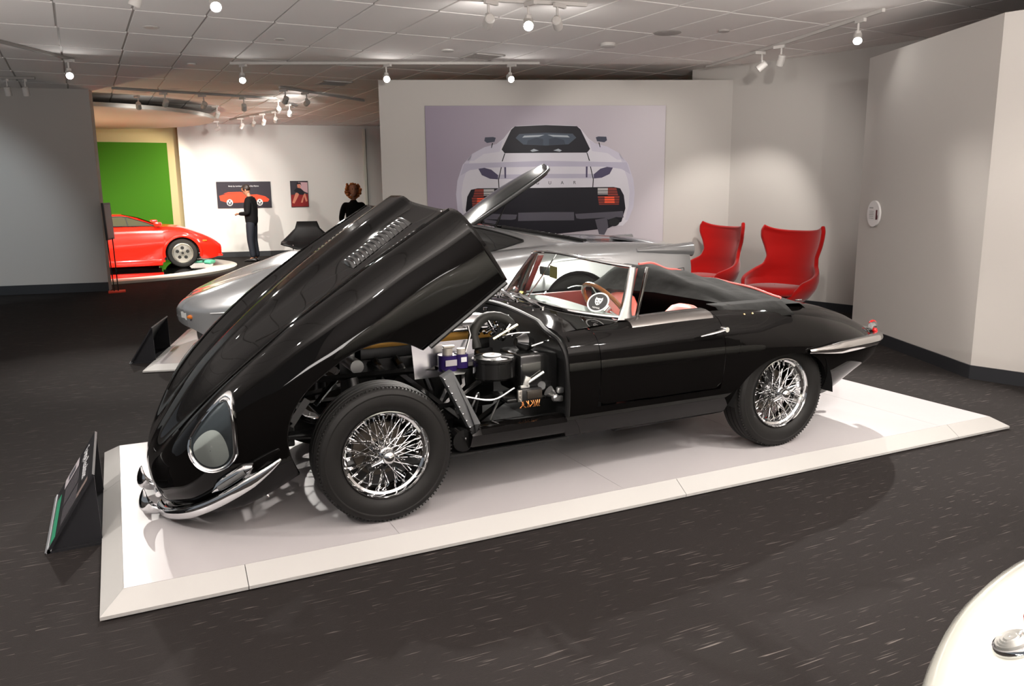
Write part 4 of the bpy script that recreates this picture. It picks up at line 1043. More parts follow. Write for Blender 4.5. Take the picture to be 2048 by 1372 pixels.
# wheel-arch closing strut (flat ribbed metal)
a = Vector((.335, CY-.70, .665)); b = Vector((.475, CY-.70, .385)); d = (b-a).normalized(); w_ = Vector((0, -.9, .0))
n2 = Vector((d.z, 0, -d.x))
g = G(); w2 = n2*.030
q = [a-w2, a+w2, b+w2, b-w2]
g.add([v+Vector((0, -.0, 0)) for v in q]+[v+Vector((0, .05, 0)) for v in q], [(0, 1, 2, 3), (7, 6, 5, 4), (0, 4, 5, 1), (1, 5, 6, 2), (2, 6, 7, 3), (3, 7, 4, 0)])
stt = build('closing_strut', g, mat('strut_grey', (.16, .165, .17), .4, .5), car, world=True, smooth=0, label='flat grey closing strut behind the front wheel')
g = G()
for k in range(8): c_ = a.lerp(b, .04+k*.13)+n2*-.026*(-1); g.ball((c_.x, c_.y-.003, c_.z), .0055, 8)
build('rivets', g, chrome, stt, world=True)
# splash panel and sill end below the strut
g = G(); g.grid([[(.36, CY-.70, .66), (.36, CY-.45, .66)], [(.43, CY-.71, .50), (.43, CY-.45, .5)], [(.47, CY-.72, .38), (.46, CY-.45, .38)], [(.44, CY-.715, .28), (.44, CY-.45, .28)]])
build('splash_panel', g, frame_m, car, world=True, smooth=0)
# sill under the open bay
g = G(); rows = []
for x in np.linspace(.425, .95, 12):
    e = .0 if x > .47 else (.47-x)*.5
    rows.append([(x, CY-.66, .392-e), (x, CY-.745, .402-e), (x, CY-.775, .392-e), (x, CY-.782, .365), (x, CY-.755, .31), (x, CY-.71, .266+e*.5), (x, CY-.6, .25)])
g.grid(rows); g.add(rows[0], [tuple(range(7))]); build('sill', g, black_paint, car, world=True, smooth=40)
g = G().cyl((.40, CY-.66, .33), (.40, CY-.725, .33), .055, 20).ball((.405, CY-.74, .345), .008, 8)
build('sill_end', g, frame_m, car, world=True)
g = G()
for pts in ([(.47, CY-.55, .36), (.50, CY-.6, .46), (.53, CY-.6, .52), (.56, CY-.55, .50), (.56, CY-.5, .40)], [(.60, CY-.6, .38), (.66, CY-.62, .52)], [(.45, CY-.6, .52), (.60, CY-.63, .49), (.72, CY-.64, .54)]): g.tube(catmull(pts, 14), .006, 6)
build('brake_pipes', g, mat('pipe_steel', (.3, .3, .3), .3, .9), car, world=True)
# ------------------------------------------------------------------ generic car body loft
def car_rows(tab, xs, archs, side, half=False, cw=1):
    """tab: name -> list over tab['x'] ; control points per station (y,z): centre, c2, ridge, shoulder, max, low, sill"""
    names = ['c', 'd', 'r', 's', 'm', 'l', 'b']; out = []
    for x in xs:
        P = [(spl(tab['x'], [q[0] for q in tab[k]], x), spl(tab['x'], [q[1] for q in tab[k]], x)) for k in names]
        top = resample(catmull(P[:5], 60)[:46], 22); L = catmull(P[3:], 80)
        i0 = int(np.argmin(np.hypot(*(L-top[-1]).T))); L = L[i0:]; L[0] = top[-1]
        zb = P[-1][1]
        for (cx, cz, r_) in archs:
            if abs(x-cx) < r_: zb = max(zb, cz+math.sqrt(r_*r_-(x-cx)**2))
        k = np.where(L[:, 1] > zb)[0]; L = L[:max(2, (k[-1]+2) if len(k) else 2)]
        if L[-1, 1] < zb <= L[-2, 1]: a, b = L[-2], L[-1]; L[-1] = a+(b-a)*((a[1]-zb)/max(1e-6, a[1]-b[1]))
        L = resample(L, 14); out.append([(x, side*q[0], q[1]) for q in np.concatenate([top, L[1:]])])
    return out
def alloy_wheel(par, x, y, side, R_, rr, spokes, rim_m, w=.24, style='holes', k=1.0):
    o = Vector((x, y, R_)); ax = Vector((0, side, 0))
    wl = build('wheel', G().lathe([(rr+.005, -w), (R_*.86, -w-.005), (R_*.97, -w+.015), (R_, -w+.04), (R_, -.04), (R_*.985, -.012), (R_*.93, .006), (rr+.03, .012), (rr+.004, -.002)], o, ax, 64), rubber, par)
    build('rim', G().lathe([(rr, -.005), (rr+.006, .004), (rr-.002, .006), (rr-.012, -.01), (rr-.03, -.05), (rr-.035, -.10)], o, ax, 48), rim_m, wl)
    if style == 'holes':
        g = G().lathe([(0, -.035), (.05, -.035), (.06, -.05), (rr-.03, -.055), (rr-.025, -.06)], o, ax, 48); face = build('rim_face', g, rim_m, wl)
        g = G()
        for q in range(5):
            a = 2*PI*q/5+.3; c = o+ax*-.050+Vector((math.cos(a), 0, math.sin(a)))*rr*.52
            g.lathe([(0, .004), (.034, .004), (.036, 0)], c, ax, 16)
        build('rim_holes', g, satin_black, face)
        build('hub_nut', G().lathe([(0, .0), (.028, 0), (.03, -.03)], o+ax*-.02, ax, 12), satin_black, face)
    else:
        g = G()
        for q in range(5):
            a = 2*PI*q/5+.2; d = Vector((math.cos(a), 0, math.sin(a))); g.tube([o+ax*-.03, o+ax*-.03+d*(rr-.02)], [.05, .035], 8, flat=.35)
        g.lathe([(0, -.01), (.05, -.012), (.06, -.04)], o, ax, 24); build('spokes', g, rim_m, wl)
    return wl

# ------------------------------------------------------------------ SILVER SPORTS CAR
K = 1.04
silver = mat('silver_paint', (.52, .53, .54), .235, .6, coat=1, crough=.03)
dark_glass = mat('dark_glass', (.012, .014, .014), .03, coat=1)
vent_black = mat('vent_black', (.01, .01, .01), .6)
SCF = thing('sports_car', 'low silver sports car with its rear hatch raised, behind the black convertible', 'car', (-.5, 4.7, -.02), R(-12))
TS = dict(x=[.0, .06, .16, .35, .70, 1.15, 1.6, 2.2, 2.8, 3.3, 3.8, 4.3, 4.7, 4.95, 5.02],
 c=[(0, .44), (0, .50), (0, .545), (0, .60), (0, .69), (0, .78), (0, .84), (0, .88), (0, .90), (0, .92), (0, .93), (0, .925), (0, .91), (0, .89), (0, .86)],
 d=[(.15, .44), (.2, .50), (.25, .545), (.3, .60), (.34, .69), (.38, .785), (.42, .83), (.45, .86), (.45, .88), (.48, .90), (.5, .92), (.5, .92), (.5, .905), (.5, .885), (.5, .855)],
 r=[(.28, .435), (.40, .50), (.52, .55), (.62, .63), (.69, .755), (.72, .875), (.74, .87), (.76, .84), (.78, .88), (.78, .935), (.78, .97), (.77, .965), (.75, .945), (.74, .92), (.72, .88)],
 s=[(.33, .42), (.48, .47), (.62, .51), (.76, .56), (.86, .64), (.90, .74), (.91, .74), (.91, .73), (.92, .75), (.93, .80), (.93, .84), (.92, .86), (.89, .88), (.87, .88), (.85, .86)],
 m=[(.34, .40), (.50, .43), (.66, .44), (.82, .46), (.93, .50), (.97, .52), (.97, .52), (.95, .52), (.96, .52), (.98, .54), (.99, .55), (.98, .57), (.95, .62), (.92, .66), (.90, .68)],
 l=[(.33, .37), (.49, .37), (.65, .36), (.81, .34), (.92, .33), (.96, .32), (.96, .32), (.93, .32), (.93, .32), (.96, .33), (.98, .34), (.97, .36), (.93, .42), (.90, .48), (.88, .52)],
 b=[(.30, .31), (.45, .29), (.62, .27), (.79, .20), (.90, .14), (.94, .13), (.93, .13), (.90, .13), (.90, .13), (.92, .14), (.94, .16), (.93, .18), (.89, .25), (.86, .32), (.84, .36)])
sx = sorted(set(np.round(np.concatenate([np.linspace(0, .35, 16), np.linspace(.35, .78, 10), np.linspace(.781, 1.5, 40), np.linspace(1.51, 3.40, 30), np.linspace(3.42, 4.16, 44), np.linspace(4.18, 5.02, 22)]), 4)))
g = G()
for side in (-1, 1):
    rows = np.array(car_rows(TS, sx, [(1.14, .33, .36), (3.79, .34, .37)], side))*K; g.grid(rows, flip=side > 0)
    g.grid([rows[0], [(-.01, 0, .40*K)]*len(rows[0])], flip=side < 0)
    e = rows[-1]; g.grid([e, [(q[0]+.02, q[1]*.95, .6*K+(q[2]-.6*K)*.9) for q in e], [(q[0]+.03, q[1]*.5, .6*K+(q[2]-.6*K)*.4) for q in e], [(5.02*K+.03, 0, .6*K)]*len(e)], flip=side > 0)
sb = build('body_shell', g, silver, SCF, weld=True, smooth=40)
# chin splitter
rows = []
for a in np.linspace(-1.25, 1.25, 30): rows.append([((.20+.62*(1-math.cos(a)))*K, .84*math.sin(a)/math.sin(1.25)*K, z*K) for z in (.235,)]+[((.13+.62*(1-math.cos(a)))*K, .87*math.sin(a)/math.sin(1.25)*K, z*K) for z in (.20, .10)]+[((.26+.62*(1-math.cos(a)))*K, .80*math.sin(a)/math.sin(1.25)*K, .075*K)])
build('chin_spoiler', G().grid(rows), silver, SCF, smooth=40)
def on_side(x, z, off=.004, side=-1):
    r_ = np.array(car_rows(TS, [x], [], side)[0]); i = int(np.argmin(np.abs(r_[10:, 2]-z)))+10
    a = r_[i-1]; b = r_[min(i+1, len(r_)-1)]; t = b-a; n = np.array((0, side*abs(t[2]), abs(t[1])+1e-6)); n /= np.linalg.norm(n); return (r_[i]+n*off)*K
def on_top(x, y, off=.004):
    s_ = -1 if y < 0 else 1; r_ = np.array(car_rows(TS, [x], [], s_)[0]); z = np.interp(abs(y), np.abs(r_[:20, 1]), r_[:20, 2]); return np.array((x, y, z+off))*K
# bonnet vents
for y0 in (-.16, -.36, .10, .32):
    ol = [(1.02, y0-.05), (.70, y0-.09), (.66, y0-.02), (.70, y0+.03), (1.02, y0+.06)]
    P = catmull([(*q,) for q in ol+[ol[0]]], 24)[:-1]; c = P.mean(0)
    g = G().grid([[on_top(*(c+(q-c)*s_), off=.005) for s_ in (1, .5, .02)] for q in P], cu=True); build('bonnet_vent', g, vent_black, SCF, label='black bonnet vent slot')
# indicator, headlamp slit, nose trim line
g = G().ball((0, 0, 0), 1, 16); g.v = [tuple(on_side(.17, .385, .0)+np.array((v[0]*.035, v[1]*.02, v[2]*.022))) for v in g.v]; pod = build('lamp_pod', G(), silver, SCF) if 0 else None
build('indicator_lamp', g, mat('amber_lens', (.62, .16, .01), .15, coat=1), SCF, label='amber front indicator')
g = G().grid([[on_side(x, z, .003) for z in (.352+.0*x, .372, .395, .415)] for x in np.linspace(.065, .125, 6)]); build('fog_lamp', g, mat('lamp_clear', (.7, .7, .68), .1), SCF)
g = G().tube([on_side(x, .435+.02*x, .002) for x in np.linspace(.36, .75, 14)], .008, 6); build('side_crease', g, silver, SCF)
g = G().tube([on_top(x, -.46-.25*(x-.2), .0) for x in np.linspace(.16, .9, 16)], .0035, 5); build('lamp_cover_seam', g, vent_black, SCF)
# cabin
def cabin(x):
    hb = spl([1.35, 1.7, 2.2, 2.8, 3.3, 3.8, 4.2], [.50, .66, .74, .75, .70, .60, .45], x); ht = spl([1.35, 1.9, 2.4, 2.9, 3.4, 3.9, 4.2], [.42, .50, .52, .51, .45, .38, .30], x)
    zt = spl([1.35, 1.7, 2.1, 2.5, 2.75, 3.1, 3.5, 3.9, 4.2], [.83, .98, 1.12, 1.17, 1.165, 1.125, 1.06, .99, .925], x); zb = spl([1.35, 2.2, 3.0, 4.2], [.80, .84, .86, .90], x)
    return hb, ht, zt, zb
def cab_sec(x, n=17):
    hb, ht, zt, zb = cabin(x); return catmull([(0, zt+.012), (ht*.6, zt+.006), (ht, zt-.022), (hb*.5+ht*.5+.02, (zt+zb)/2+.01), (hb, zb)], n)
cx_ = np.linspace(1.35, 4.2, 46); g = G()
for side in (-1, 1): g.grid([[(x*K, side*q[0]*K, q[1]*K) for q in cab_sec(x)] for x in cx_], flip=side > 0)
build('cabin', g, silver, SCF, weld=True, smooth=50)
for side in (-1, 1):   # side windows, teardrop to the rear
    rows = []
    for x in np.linspace(1.75, 3.33, 26):
        t = (x-1.75)/1.58; S_ = cab_sec(x, 60)[26:]; lo, hi = .10+.42*max(0, (t-.55)/.45)**2.2, .93-.36*max(0, (t-.6)/.4)**2
        idx = np.linspace(lo, hi, 9)*(len(S_)-1); rows.append([(x*K, side*(np.interp(i, range(len(S_)), S_[:, 0])+.006)*K, (np.interp(i, range(len(S_)), S_[:, 1])+.002)*K) for i in idx])
    w_ = build('side_window', G().grid(rows, flip=side > 0), dark_glass, SCF, smooth=60)
    b = [r_[0] for r_ in rows]+[q for q in rows[-1][1:]]+[r_[-1] for r_ in rows[::-1]]
    build('window_seal', G().tube(b, .009, 5), vent_black, w_)
g = G()
g.grid([[(x*K, y*K, (cabin(x)[2]+.018-.02*abs(y)**2)*K) for y in np.linspace(-cabin(x)[1]*.95, cabin(x)[1]*.95, 11)] for x in np.linspace(1.42, 2.05, 8)]); build('windscreen', g, dark_glass, SCF)
# engine opening frame and raised hatch
g = G()
for side in (-1, 1):
    P = [(x, side*(cabin(x)[1]*.86), cabin(x)[2]+.010) for x in np.linspace(3.15, 4.1, 14)]; g.tube([(a*K, b*K, c*K) for a, b, c in P], .014, 6)
    for k in range(8): q = P[3+k]; g.box((q[0]*K, q[1]*K, q[2]*K+.006), (.05, .022, .014), bev=.004)
g.grid([[(x*K, y*K, (cabin(x)[2]+.013)*K) for y in np.linspace(-cabin(x)[1]*.8, cabin(x)[1]*.8, 5)] for x in np.linspace(3.1, 4.1, 8)])
build('engine_opening', g, vent_black, SCF)
h0 = np.array((2.78, 0, 1.175)); h1 = np.array((3.72, 0, 1.765)); d_ = (h1-h0)/np.linalg.norm(h1-h0); n_ = np.array((-d_[2], 0, d_[0])); rows = []
L_ = np.linalg.norm(h1-h0)
for u in np.linspace(0, 1, 22):
    hw = spl([0, .3, .7, .9, .97, 1], [.44, .44, .39, .32, .20, .06], u)
    rows.append([tuple((h0+d_*L_*u+n_*(.07*math.sin(PI*u)*(1-(a)**2)*.6-.05*a*a)+np.array((0, a*hw, 0)))*K) for a in np.linspace(-1, 1, 15)])
ht_ = build('rear_hatch', G().grid(rows), mat('hatch_tinted', (.035, .037, .038), .15), SCF, solid=.03, smooth=60, label='raised rear hatch with a rounded end')
e1 = [r_[0] for r_ in rows]+[r_[-1] for r_ in rows[::-1]]
build('hatch_rim', G().tube(e1, .016, 6), mat('rim_grey', (.07, .07, .07), .35), ht_)
g = G().box(tuple((h0+d_*L_*.93-n_*.06)*K), (.06, .05, .03)).cyl(tuple((h0+d_*L_*.88-n_*.05)*K), tuple((h0+d_*L_*.88-n_*.10)*K), .008, 6); build('hatch_latch', g, vent_black, ht_)
for y in (-.36, .36):
    build('gas_strut', G().cyl((3.08*K, y*K, 1.08*K), (3.22*K, y*K, 1.36*K), .007, 8).cyl((3.15*K, y*K, 1.22*K), (3.08*K, y*K, 1.08*K), .012, 8), vent_black, ht_)
# rear deck intake and wing end
g = G().grid([[on_top(x, y, .006) for y in np.linspace(-.60+.1*(x-4.2), -.38, 5)] for x in np.linspace(4.15, 4.62, 8)]); dk = build('deck_intake', g, vent_black, SCF, label='dark intake in the rear deck')
g = G(); 
for x in (4.36, 4.40, 4.56): q = on_top(x, -.49, .012); g.box(tuple(q), (.02, .2, .02))
build('intake_slats', g, satin, dk)
for side in (-1, 1):
    rows = []
    for k, x in enumerate(np.linspace(4.42, 5.06, 16)):
        u = k/15; h_ = .020+.055*u; zc = .885-.005*u; yo = spl([4.42, 4.8, 5.06], [.905, .885, .84], x)
        rows.append([((x)*K, side*(yo-.03+(.055+.02*u)*math.cos(a))*K, (zc+h_*math.sin(a))*K) for a in np.linspace(0, 2*PI, 17)[:-1]])
    g = G().grid(rows, cv=True, flip=side < 0); g.add(rows[-1], [tuple(range(16))]); g.add(rows[0], [tuple(range(16))]); build('rear_wing_end', g, silver, SCF, smooth=60)
rows = [[((4.72+.30*u)*K, y*K, (.925+.03*math.sin(PI*u)*.6+.022*(1-(y/.86)**2)-.03*u)*K) for u in np.linspace(0, 1.1, 8)] for y in np.linspace(-.85, .85, 21)]
build('rear_wing', G().grid(rows), silver, SCF, solid=.03, smooth=60)
g = G().tube([on_side(x, .70, .001) for x in np.linspace(4.48, 4.93, 10)], .0035, 5).tube([on_side(4.93, z, .001) for z in np.linspace(.40, .70, 8)], .0035, 5); build('panel_seam', g, vent_black, SCF)
g = G().tube([on_side(x, .49, .001) for x in np.linspace(2.6, 3.30, 10)], .006, 5); build('side_strake', g, silver, SCF)
for x in (1.14, 3.79):
    for side in (-1, 1): alloy_wheel(SCF, x*K, side*.93*K, side, .335*K, .235, 5, silver, .26, 'spokes')
g = G()
for side in (-1, 1):
    for x in (1.14, 3.79): half_pipe(g, x*K, .30*K, .39*K, side*.60*K, side*.93*K)
build('wheel_wells', g, vent_black, SCF); build('underbody', G().box((2.5*K, 0, .17*K), (4.3*K, 1.4*K, .05)), vent_black, SCF)

# ------------------------------------------------------------------ RED WEDGE CAR on the round stage
RC = thing('wedge_car', 'bright red wedge shaped sports car on the round stage, front half showing', 'car', (-1.2, 15.35, -.03), 0)
red = mat('red_paint', (.75, .014, .006), .2, coat=1, crough=.04)
# local: +x is the nose; front axle x=1.40 ; near side -y
TR = dict(x=[-2.0, -1.6, -1.0, -.4, .2, .75, 1.1, 1.4, 1.7, 1.95, 2.12, 2.20],
 c=[(0, .82), (0, .88), (0, .90), (0, .90), (0, .90), (0, .88), (0, .83), (0, .76), (0, .66), (0, .56), (0, .47), (0, .42)],
 d=[(.3, .82), (.3, .88), (.3, .90), (.3, .90), (.3, .90), (.3, .88), (.3, .83), (.3, .76), (.3, .66), (.3, .56), (.3, .47), (.3, .42)],
 r=[(.70, .84), (.72, .90), (.72, .91), (.72, .90), (.72, .90), (.74, .89), (.76, .88), (.76, .85), (.74, .75), (.70, .64), (.66, .53), (.62, .46)],
 s=[(.88, .74), (.90, .78), (.90, .78), (.88, .78), (.88, .79), (.90, .80), (.92, .80), (.92, .77), (.90, .68), (.86, .58), (.80, .48), (.74, .43)],
 m=[(.96, .58), (.98, .58), (.96, .56), (.94, .52), (.94, .52), (.96, .55), (.98, .56), (.98, .55), (.96, .52), (.92, .48), (.86, .43), (.80, .40)],
 l=[(.96, .40), (.98, .38), (.96, .36), (.94, .34), (.94, .34), (.96, .36), (.97, .36), (.97, .35), (.96, .33), (.92, .32), (.86, .33), (.80, .35)],
 b=[(.90, .22), (.92, .15), (.94, .12), (.94, .10), (.94, .10), (.95, .12), (.95, .14), (.95, .16), (.94, .18), (.91, .18), (.86, .22), (.80, .26)])
xr = sorted(set(np.round(np.concatenate([np.linspace(-2, 1.04, 34), np.linspace(1.045, 1.755, 36), np.linspace(1.76, 2.2, 12)]), 4)))
g = G()
for side in (-1, 1):
    rows = car_rows(TR, xr, [(1.40, .31, .35), (-1.05, .33, .37)], side); g.grid(rows, flip=side > 0)
    g.grid([rows[-1], [(2.215, 0, .33)]*len(rows[-1])], flip=side > 0); g.grid([rows[0], [(-2.02, 0, .5)]*len(rows[0])], flip=side < 0)
build('body_shell', g, red, RC, weld=True, smooth=30)
rows = [[(x, y*hw, z) for y, z in ((-1, zb), (-.82, (zb+zt)/2+.02), (-.66, zt), (0, zt+.015), (.66, zt), (.82, (zb+zt)/2+.02), (1, zb))] for x, hw, zb, zt in ((-1.5, .78, .86, .93), (-.9, .80, .88, 1.08), (-.2, .80, .88, 1.14), (.28, .79, .88, 1.13), (.60, .76, .88, 1.05), (1.0, .70, .86, .89))]
build('cabin', G().grid(rows), red, RC, smooth=20)
for side in (-1, 1):
    P = [(-.55, .905), (-.40, 1.085), (.28, 1.095), (.42, 1.075), (.93, .895)]
    def off(x, z): t = (z-.88)/.25; return side*(.812-.29*t*.5+.0)
    g = G().add([(x, off(x, z)-side*-.006, z) for x, z in P], [tuple(range(5))]); wd_ = build('side_window', g, mat('tan_glass', (.05, .05, .03), .05, coat=1), RC, smooth=0)
    build('window_frame', G().tube([(x, off(x, z)+side*.008, z) for x, z in P+[P[0]]], .010, 5).tube([(.40, off(.4, .9)+side*.008, .9), (.36, off(.36, 1.08)+side*.008, 1.085)], .010, 5), vent_black, wd_)
    build('door_mirror', G().box((.96, side*.93, .93), (.16, .12, .09), bev=.03), red, RC)
g = G().grid([[(x, y, z) for y in (-.52, 0, .52)] for x, z in ((.30, 1.145), (.62, 1.065), (1.02, .885))]); build('windscreen', g, dark_glass, RC)
# chin spoiler, pale green below, fender lip, side scoop lines
build('chin_spoiler', G().box((2.05, 0, .235), (.34, 1.72, .05), bev=.02).box((1.98, 0, .285), (.3, 1.7, .04), bev=.015), red, RC)
build('green_cushion', G().tube([(1.84, -.84, .10), (1.93, -.9, .09), (2.02, -.8, .10)], .05, 10).box((1.7, -.6, .10), (.3, .5, .05), bev=.02), mat('pale_green', (.10, .42, .27), .4), RC)
for side in (-1, 1):
    P = [(1.40+.37*math.cos(a), side*.985, .31+.37*math.sin(a)) for a in np.linspace(R(-12), R(192), 22)]
    build('arch_flare', G().tube(P, .03, 8), red, RC)
    build('sill_skirt', G().box((.15, side*.93, .13), (1.7, .10, .14), rot=(R(8)*side, 0, 0), bev=.03), red, RC)
    build('side_marker', G().box((1.86, side*.925, .56), (.09, .03, .03), bev=.005), mat('amber_marker', (.5, .12, .01), .3), RC)
    for x in (1.40, -1.05): alloy_wheel(RC, x, side*.955, side, .31, .205, 5, mat('wheel_silver', (.66, .65, .60), .25, .9), .28, 'holes')
build('wheel_wells', G().box((1.40, 0, .42), (.66, 1.66, .5)).box((-1.05, 0, .42), (.66, 1.66, .5)), vent_black, RC, smooth=0)
build('nose_lamp', G().box((2.14, -.55, .44), (.03, .22, .05), bev=.01), mat('lamp_clear'), RC)

# ------------------------------------------------------------------ WHITE CAR, cut by the lower right corner
ivory = mat('ivory_paint', (.80, .79, .70), .18, coat=1, crough=.03)
WC = thing('classic_car', 'cream white classic car, only its rounded rear wing showing at the lower right corner', 'car', (1.70, -3.76, FZ), R(8))
def wing(u, v):
    return None
g = G(); rows = []
for x in np.linspace(-1.72, 2.4, 60):
    t = (x+1.72)/1.0; f = math.sqrt(max(0, 1-(1-min(1, t))**2)); hw = .84*f**.8; zt = .42+.46*f**.9-.0*x; zb = .42-.22*f
    if x > 0: zt -= .03*x*x*.3
    rows.append([(x, hw*math.copysign(abs(math.cos(a))**.75, math.cos(a)), (zt+zb)/2+(zt-zb)/2*math.copysign(abs(math.sin(a))**.7, math.sin(a))) for a in np.linspace(0, 2*PI, 49)[:-1]])
g.grid(rows, cv=True)
build('body_shell', g, ivory, WC, smooth=60)
for x in (-.9, 1.6):
    for s_ in (-1, 1): alloy_wheel(WC, x, s_*.70, s_, .32, .2, 5, chrome, .2, 'spokes')

# clear reversing lamp and red lamp on the wing
n_ = Vector((-.33, .35, .88)).normalized(); c_ = Vector((.418, -3.352, .682))
lm = build('reversing_lamp', G().lathe([(.0405, -.006), (.041, .004), (.038, .009), (.0345, .010), (.033, .006)], c_, n_, 40), chrome, WC, world=True)
build('lens', G().lathe([(.0335, .006), (.031, .014), (.028, .0125), (.025, .016), (.022, .0145), (.019, .018), (.015, .0165), (.012, .019), (.006, .018), (0, .0195)], c_, n_, 40), mat('clear_lens', (.30, .30, .28), .12, .3, coat=1), lm, world=True)
c2 = Vector((.505, -3.335, .705)); build('tail_lamp', G().ball(c2, .022, 16, (1, 1, .9)), mat('red_lens'), WC, world=True, label='red tail lamp')
# ------------------------------------------------------------------ POSTER of the silver car
def flat(poly, z, fn): return [fn(a, b, z) for a, b in poly]
def sheet(name, polys, m, parent, fn, off, mirror=True, **k):
    """flat printed shapes, one part each; half outlines that start on the centre line are closed with their mirror image"""
    out = []
    for P in polys:
        if mirror and abs(P[0][0]) < .021 and abs(P[-1][0]) < .021: out.append(list(P)+[(-a, b) for a, b in P[::-1] if abs(a) > .021])
        else:
            out.append(P)
            if mirror: out.append([(-a, b) for a, b in P[::-1]])
    for P in out: build(name, G().add([fn(a, b, off) for a, b in P], [tuple(range(len(P)))]), m, parent, smooth=0, fixn=False, **k)
prang = math.atan2(pd.y, pd.x)
pc = PL+pd*2.262+pn*.02
PO = thing('wall_poster', 'large pale lilac poster showing the rear of a white supercar', 'poster', (pc.x, pc.y, 1.72), prang)
def pf(a, b, off): return (a, -.012-off, b-1.72)
pbg = mat('poster_lilac', (.47, .42, .475), .45)
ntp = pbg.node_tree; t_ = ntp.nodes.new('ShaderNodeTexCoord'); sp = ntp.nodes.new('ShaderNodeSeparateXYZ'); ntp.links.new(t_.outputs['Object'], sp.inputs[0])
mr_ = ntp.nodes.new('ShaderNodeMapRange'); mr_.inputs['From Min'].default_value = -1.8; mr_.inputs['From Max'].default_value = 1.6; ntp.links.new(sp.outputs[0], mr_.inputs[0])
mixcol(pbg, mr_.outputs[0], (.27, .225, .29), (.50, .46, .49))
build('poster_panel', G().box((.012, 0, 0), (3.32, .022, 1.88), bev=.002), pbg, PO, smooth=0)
pw = mat('print_white', (.58, .56, .61), .4); pl = mat('print_lilac', (.42, .395, .49), .4); pk = mat('print_black', (.012, .011, .016), .35); pg = mat('print_glass', (.06, .075, .10), .4)
body = [(-0.0, 2.405), (0.405, 2.391), (0.47, 2.364), (0.59, 2.222), (0.683, 2.154), (0.851, 2.11), (1.019, 2.023), (1.152, 1.878), (1.231, 1.66), (1.253, 1.478), (1.238, 1.277), (1.165, 1.093), (1.09, 1.02), (0, 1.02)]
sheet('print_body', [body], pw, PO, pf, .002)
edge_ = [(1.019, 2.023), (1.152, 1.878), (1.231, 1.66), (1.253, 1.478), (1.238, 1.277), (1.165, 1.093), (1.12, 1.1), (1.17, 1.3), (1.18, 1.5), (1.15, 1.66), (1.08, 1.85)]
sheet('print_flank', [edge_, [(.683, 2.154), (.60, 2.20), (.64, 2.05), (.86, 2.02), (1.0, 1.93), (1.10, 1.93), (1.019, 2.023), (.851, 2.11)]], mat('print_pale', (.50, .475, .56), .4), PO, pf, .003)
sheet('print_deck', [[(0, 1.923), (1.133, 1.893), (1.188, 1.73), (1.06, 1.803), (.835, 1.836), (0, 1.846)], [(0, 1.745), (.678, 1.740), (.673, 1.68), (0, 1.686)]], pl, PO, pf, .004)
sheet('print_window', [[(0, 2.401), (.427, 2.385), (.479, 2.343), (.614, 2.079), (.573, 2.029), (0, 2.03)]], pk, PO, pf, .004)
sheet('print_glass', [[(0, 2.299), (.369, 2.285), (.421, 2.231), (.314, 2.143), (0, 2.127)]], pg, PO, pf, .005)
sheet('print_interior', [[(.02, 2.272), (.30, 2.262), (.33, 2.235), (.10, 2.245)], [(.10, 2.060), (.17, 2.085), (.22, 2.06), (.19, 2.045)]], mat('print_grey', (.35, .38, .42), .4), PO, pf, .006)
sheet('print_seats', [[(.04, 2.215), (.13, 2.235), (.25, 2.20), (.27, 2.14), (.04, 2.13)]], mat('print_seat', (.04, .05, .07), .4), PO, pf, .0065)
sheet('print_recess', [[(.668, 1.734), (.761, 1.809), (.854, 1.834), (.938, 1.822), (.892, 1.736), (.781, 1.686), (.669, 1.676)], [(.556, 1.841), (.582, 1.841), (.579, 1.692), (.557, 1.692)]], mat('print_purple', (.07, .06, .11), .4), PO, pf, .006)
sheet('print_panel', [[(0, 1.556), (.951, 1.558), (1.045, 1.539), (1.099, 1.443), (1.125, 1.26), (1.103, 1.186), (1.071, 1.076), (.883, .986), (0, .902)]], pk, PO, pf, .004)
sheet('print_red_lamp', [[(.869, 1.548), (.989, 1.546), (1.018, 1.44), (.87, 1.442)], [(.727, 1.436), (1.037, 1.433), (1.03, 1.312), (.747, 1.315)]], mat('print_red', (.22, .04, .03), .4), PO, pf, .0055)
sheet('print_bright_lamp', [[(.825, 1.425), (.962, 1.424), (.969, 1.337), (.826, 1.339)]], mat('print_orange', (.85, .10, .04), .4), PO, pf, .0065)
sheet('print_clear_lamp', [[(.726, 1.545), (.869, 1.544), (.87, 1.456), (.727, 1.458)]], mat('print_clear', (.42, .40, .40), .4), PO, pf, .0065)
sheet('print_lamp_bars', [[(.727, z), (1.06, z), (1.06, z-.008), (.727, z-.008)] for z in (1.51, 1.475, 1.44, 1.405, 1.37, 1.335)], pk, PO, pf, .0075)
sheet('print_bumper', [[(.41, 1.191), (1.088, 1.223), (1.1, 1.131), (.994, 1.141), (.881, 1.106), (.834, 1.134), (.486, 1.12), (.429, 1.13)], [(.693, 1.108), (.862, 1.134), (.883, 1.004), (.827, .894), (.751, .904)], [(0, 1.222), (.392, 1.217), (.396, 1.103), (0, 1.105)]], mat('print_bumper', (.085, .08, .10), .4), PO, pf, .006)
sheet('print_exhaust', [[(.905+.075*math.cos(a)+.06, 1.07+.058*math.sin(a)) for a in np.linspace(0, 2*PI, 17)[:-1]]], mat('print_pipe', (.02, .02, .022), .4), PO, pf, .0075)
sheet('print_mirror', [[(.692, 2.235), (.729, 2.246), (.84, 2.242), (.85, 2.194), (.813, 2.167), (.711, 2.182)]], mat('print_mirror', (.05, .055, .08), .4), PO, pf, .004)
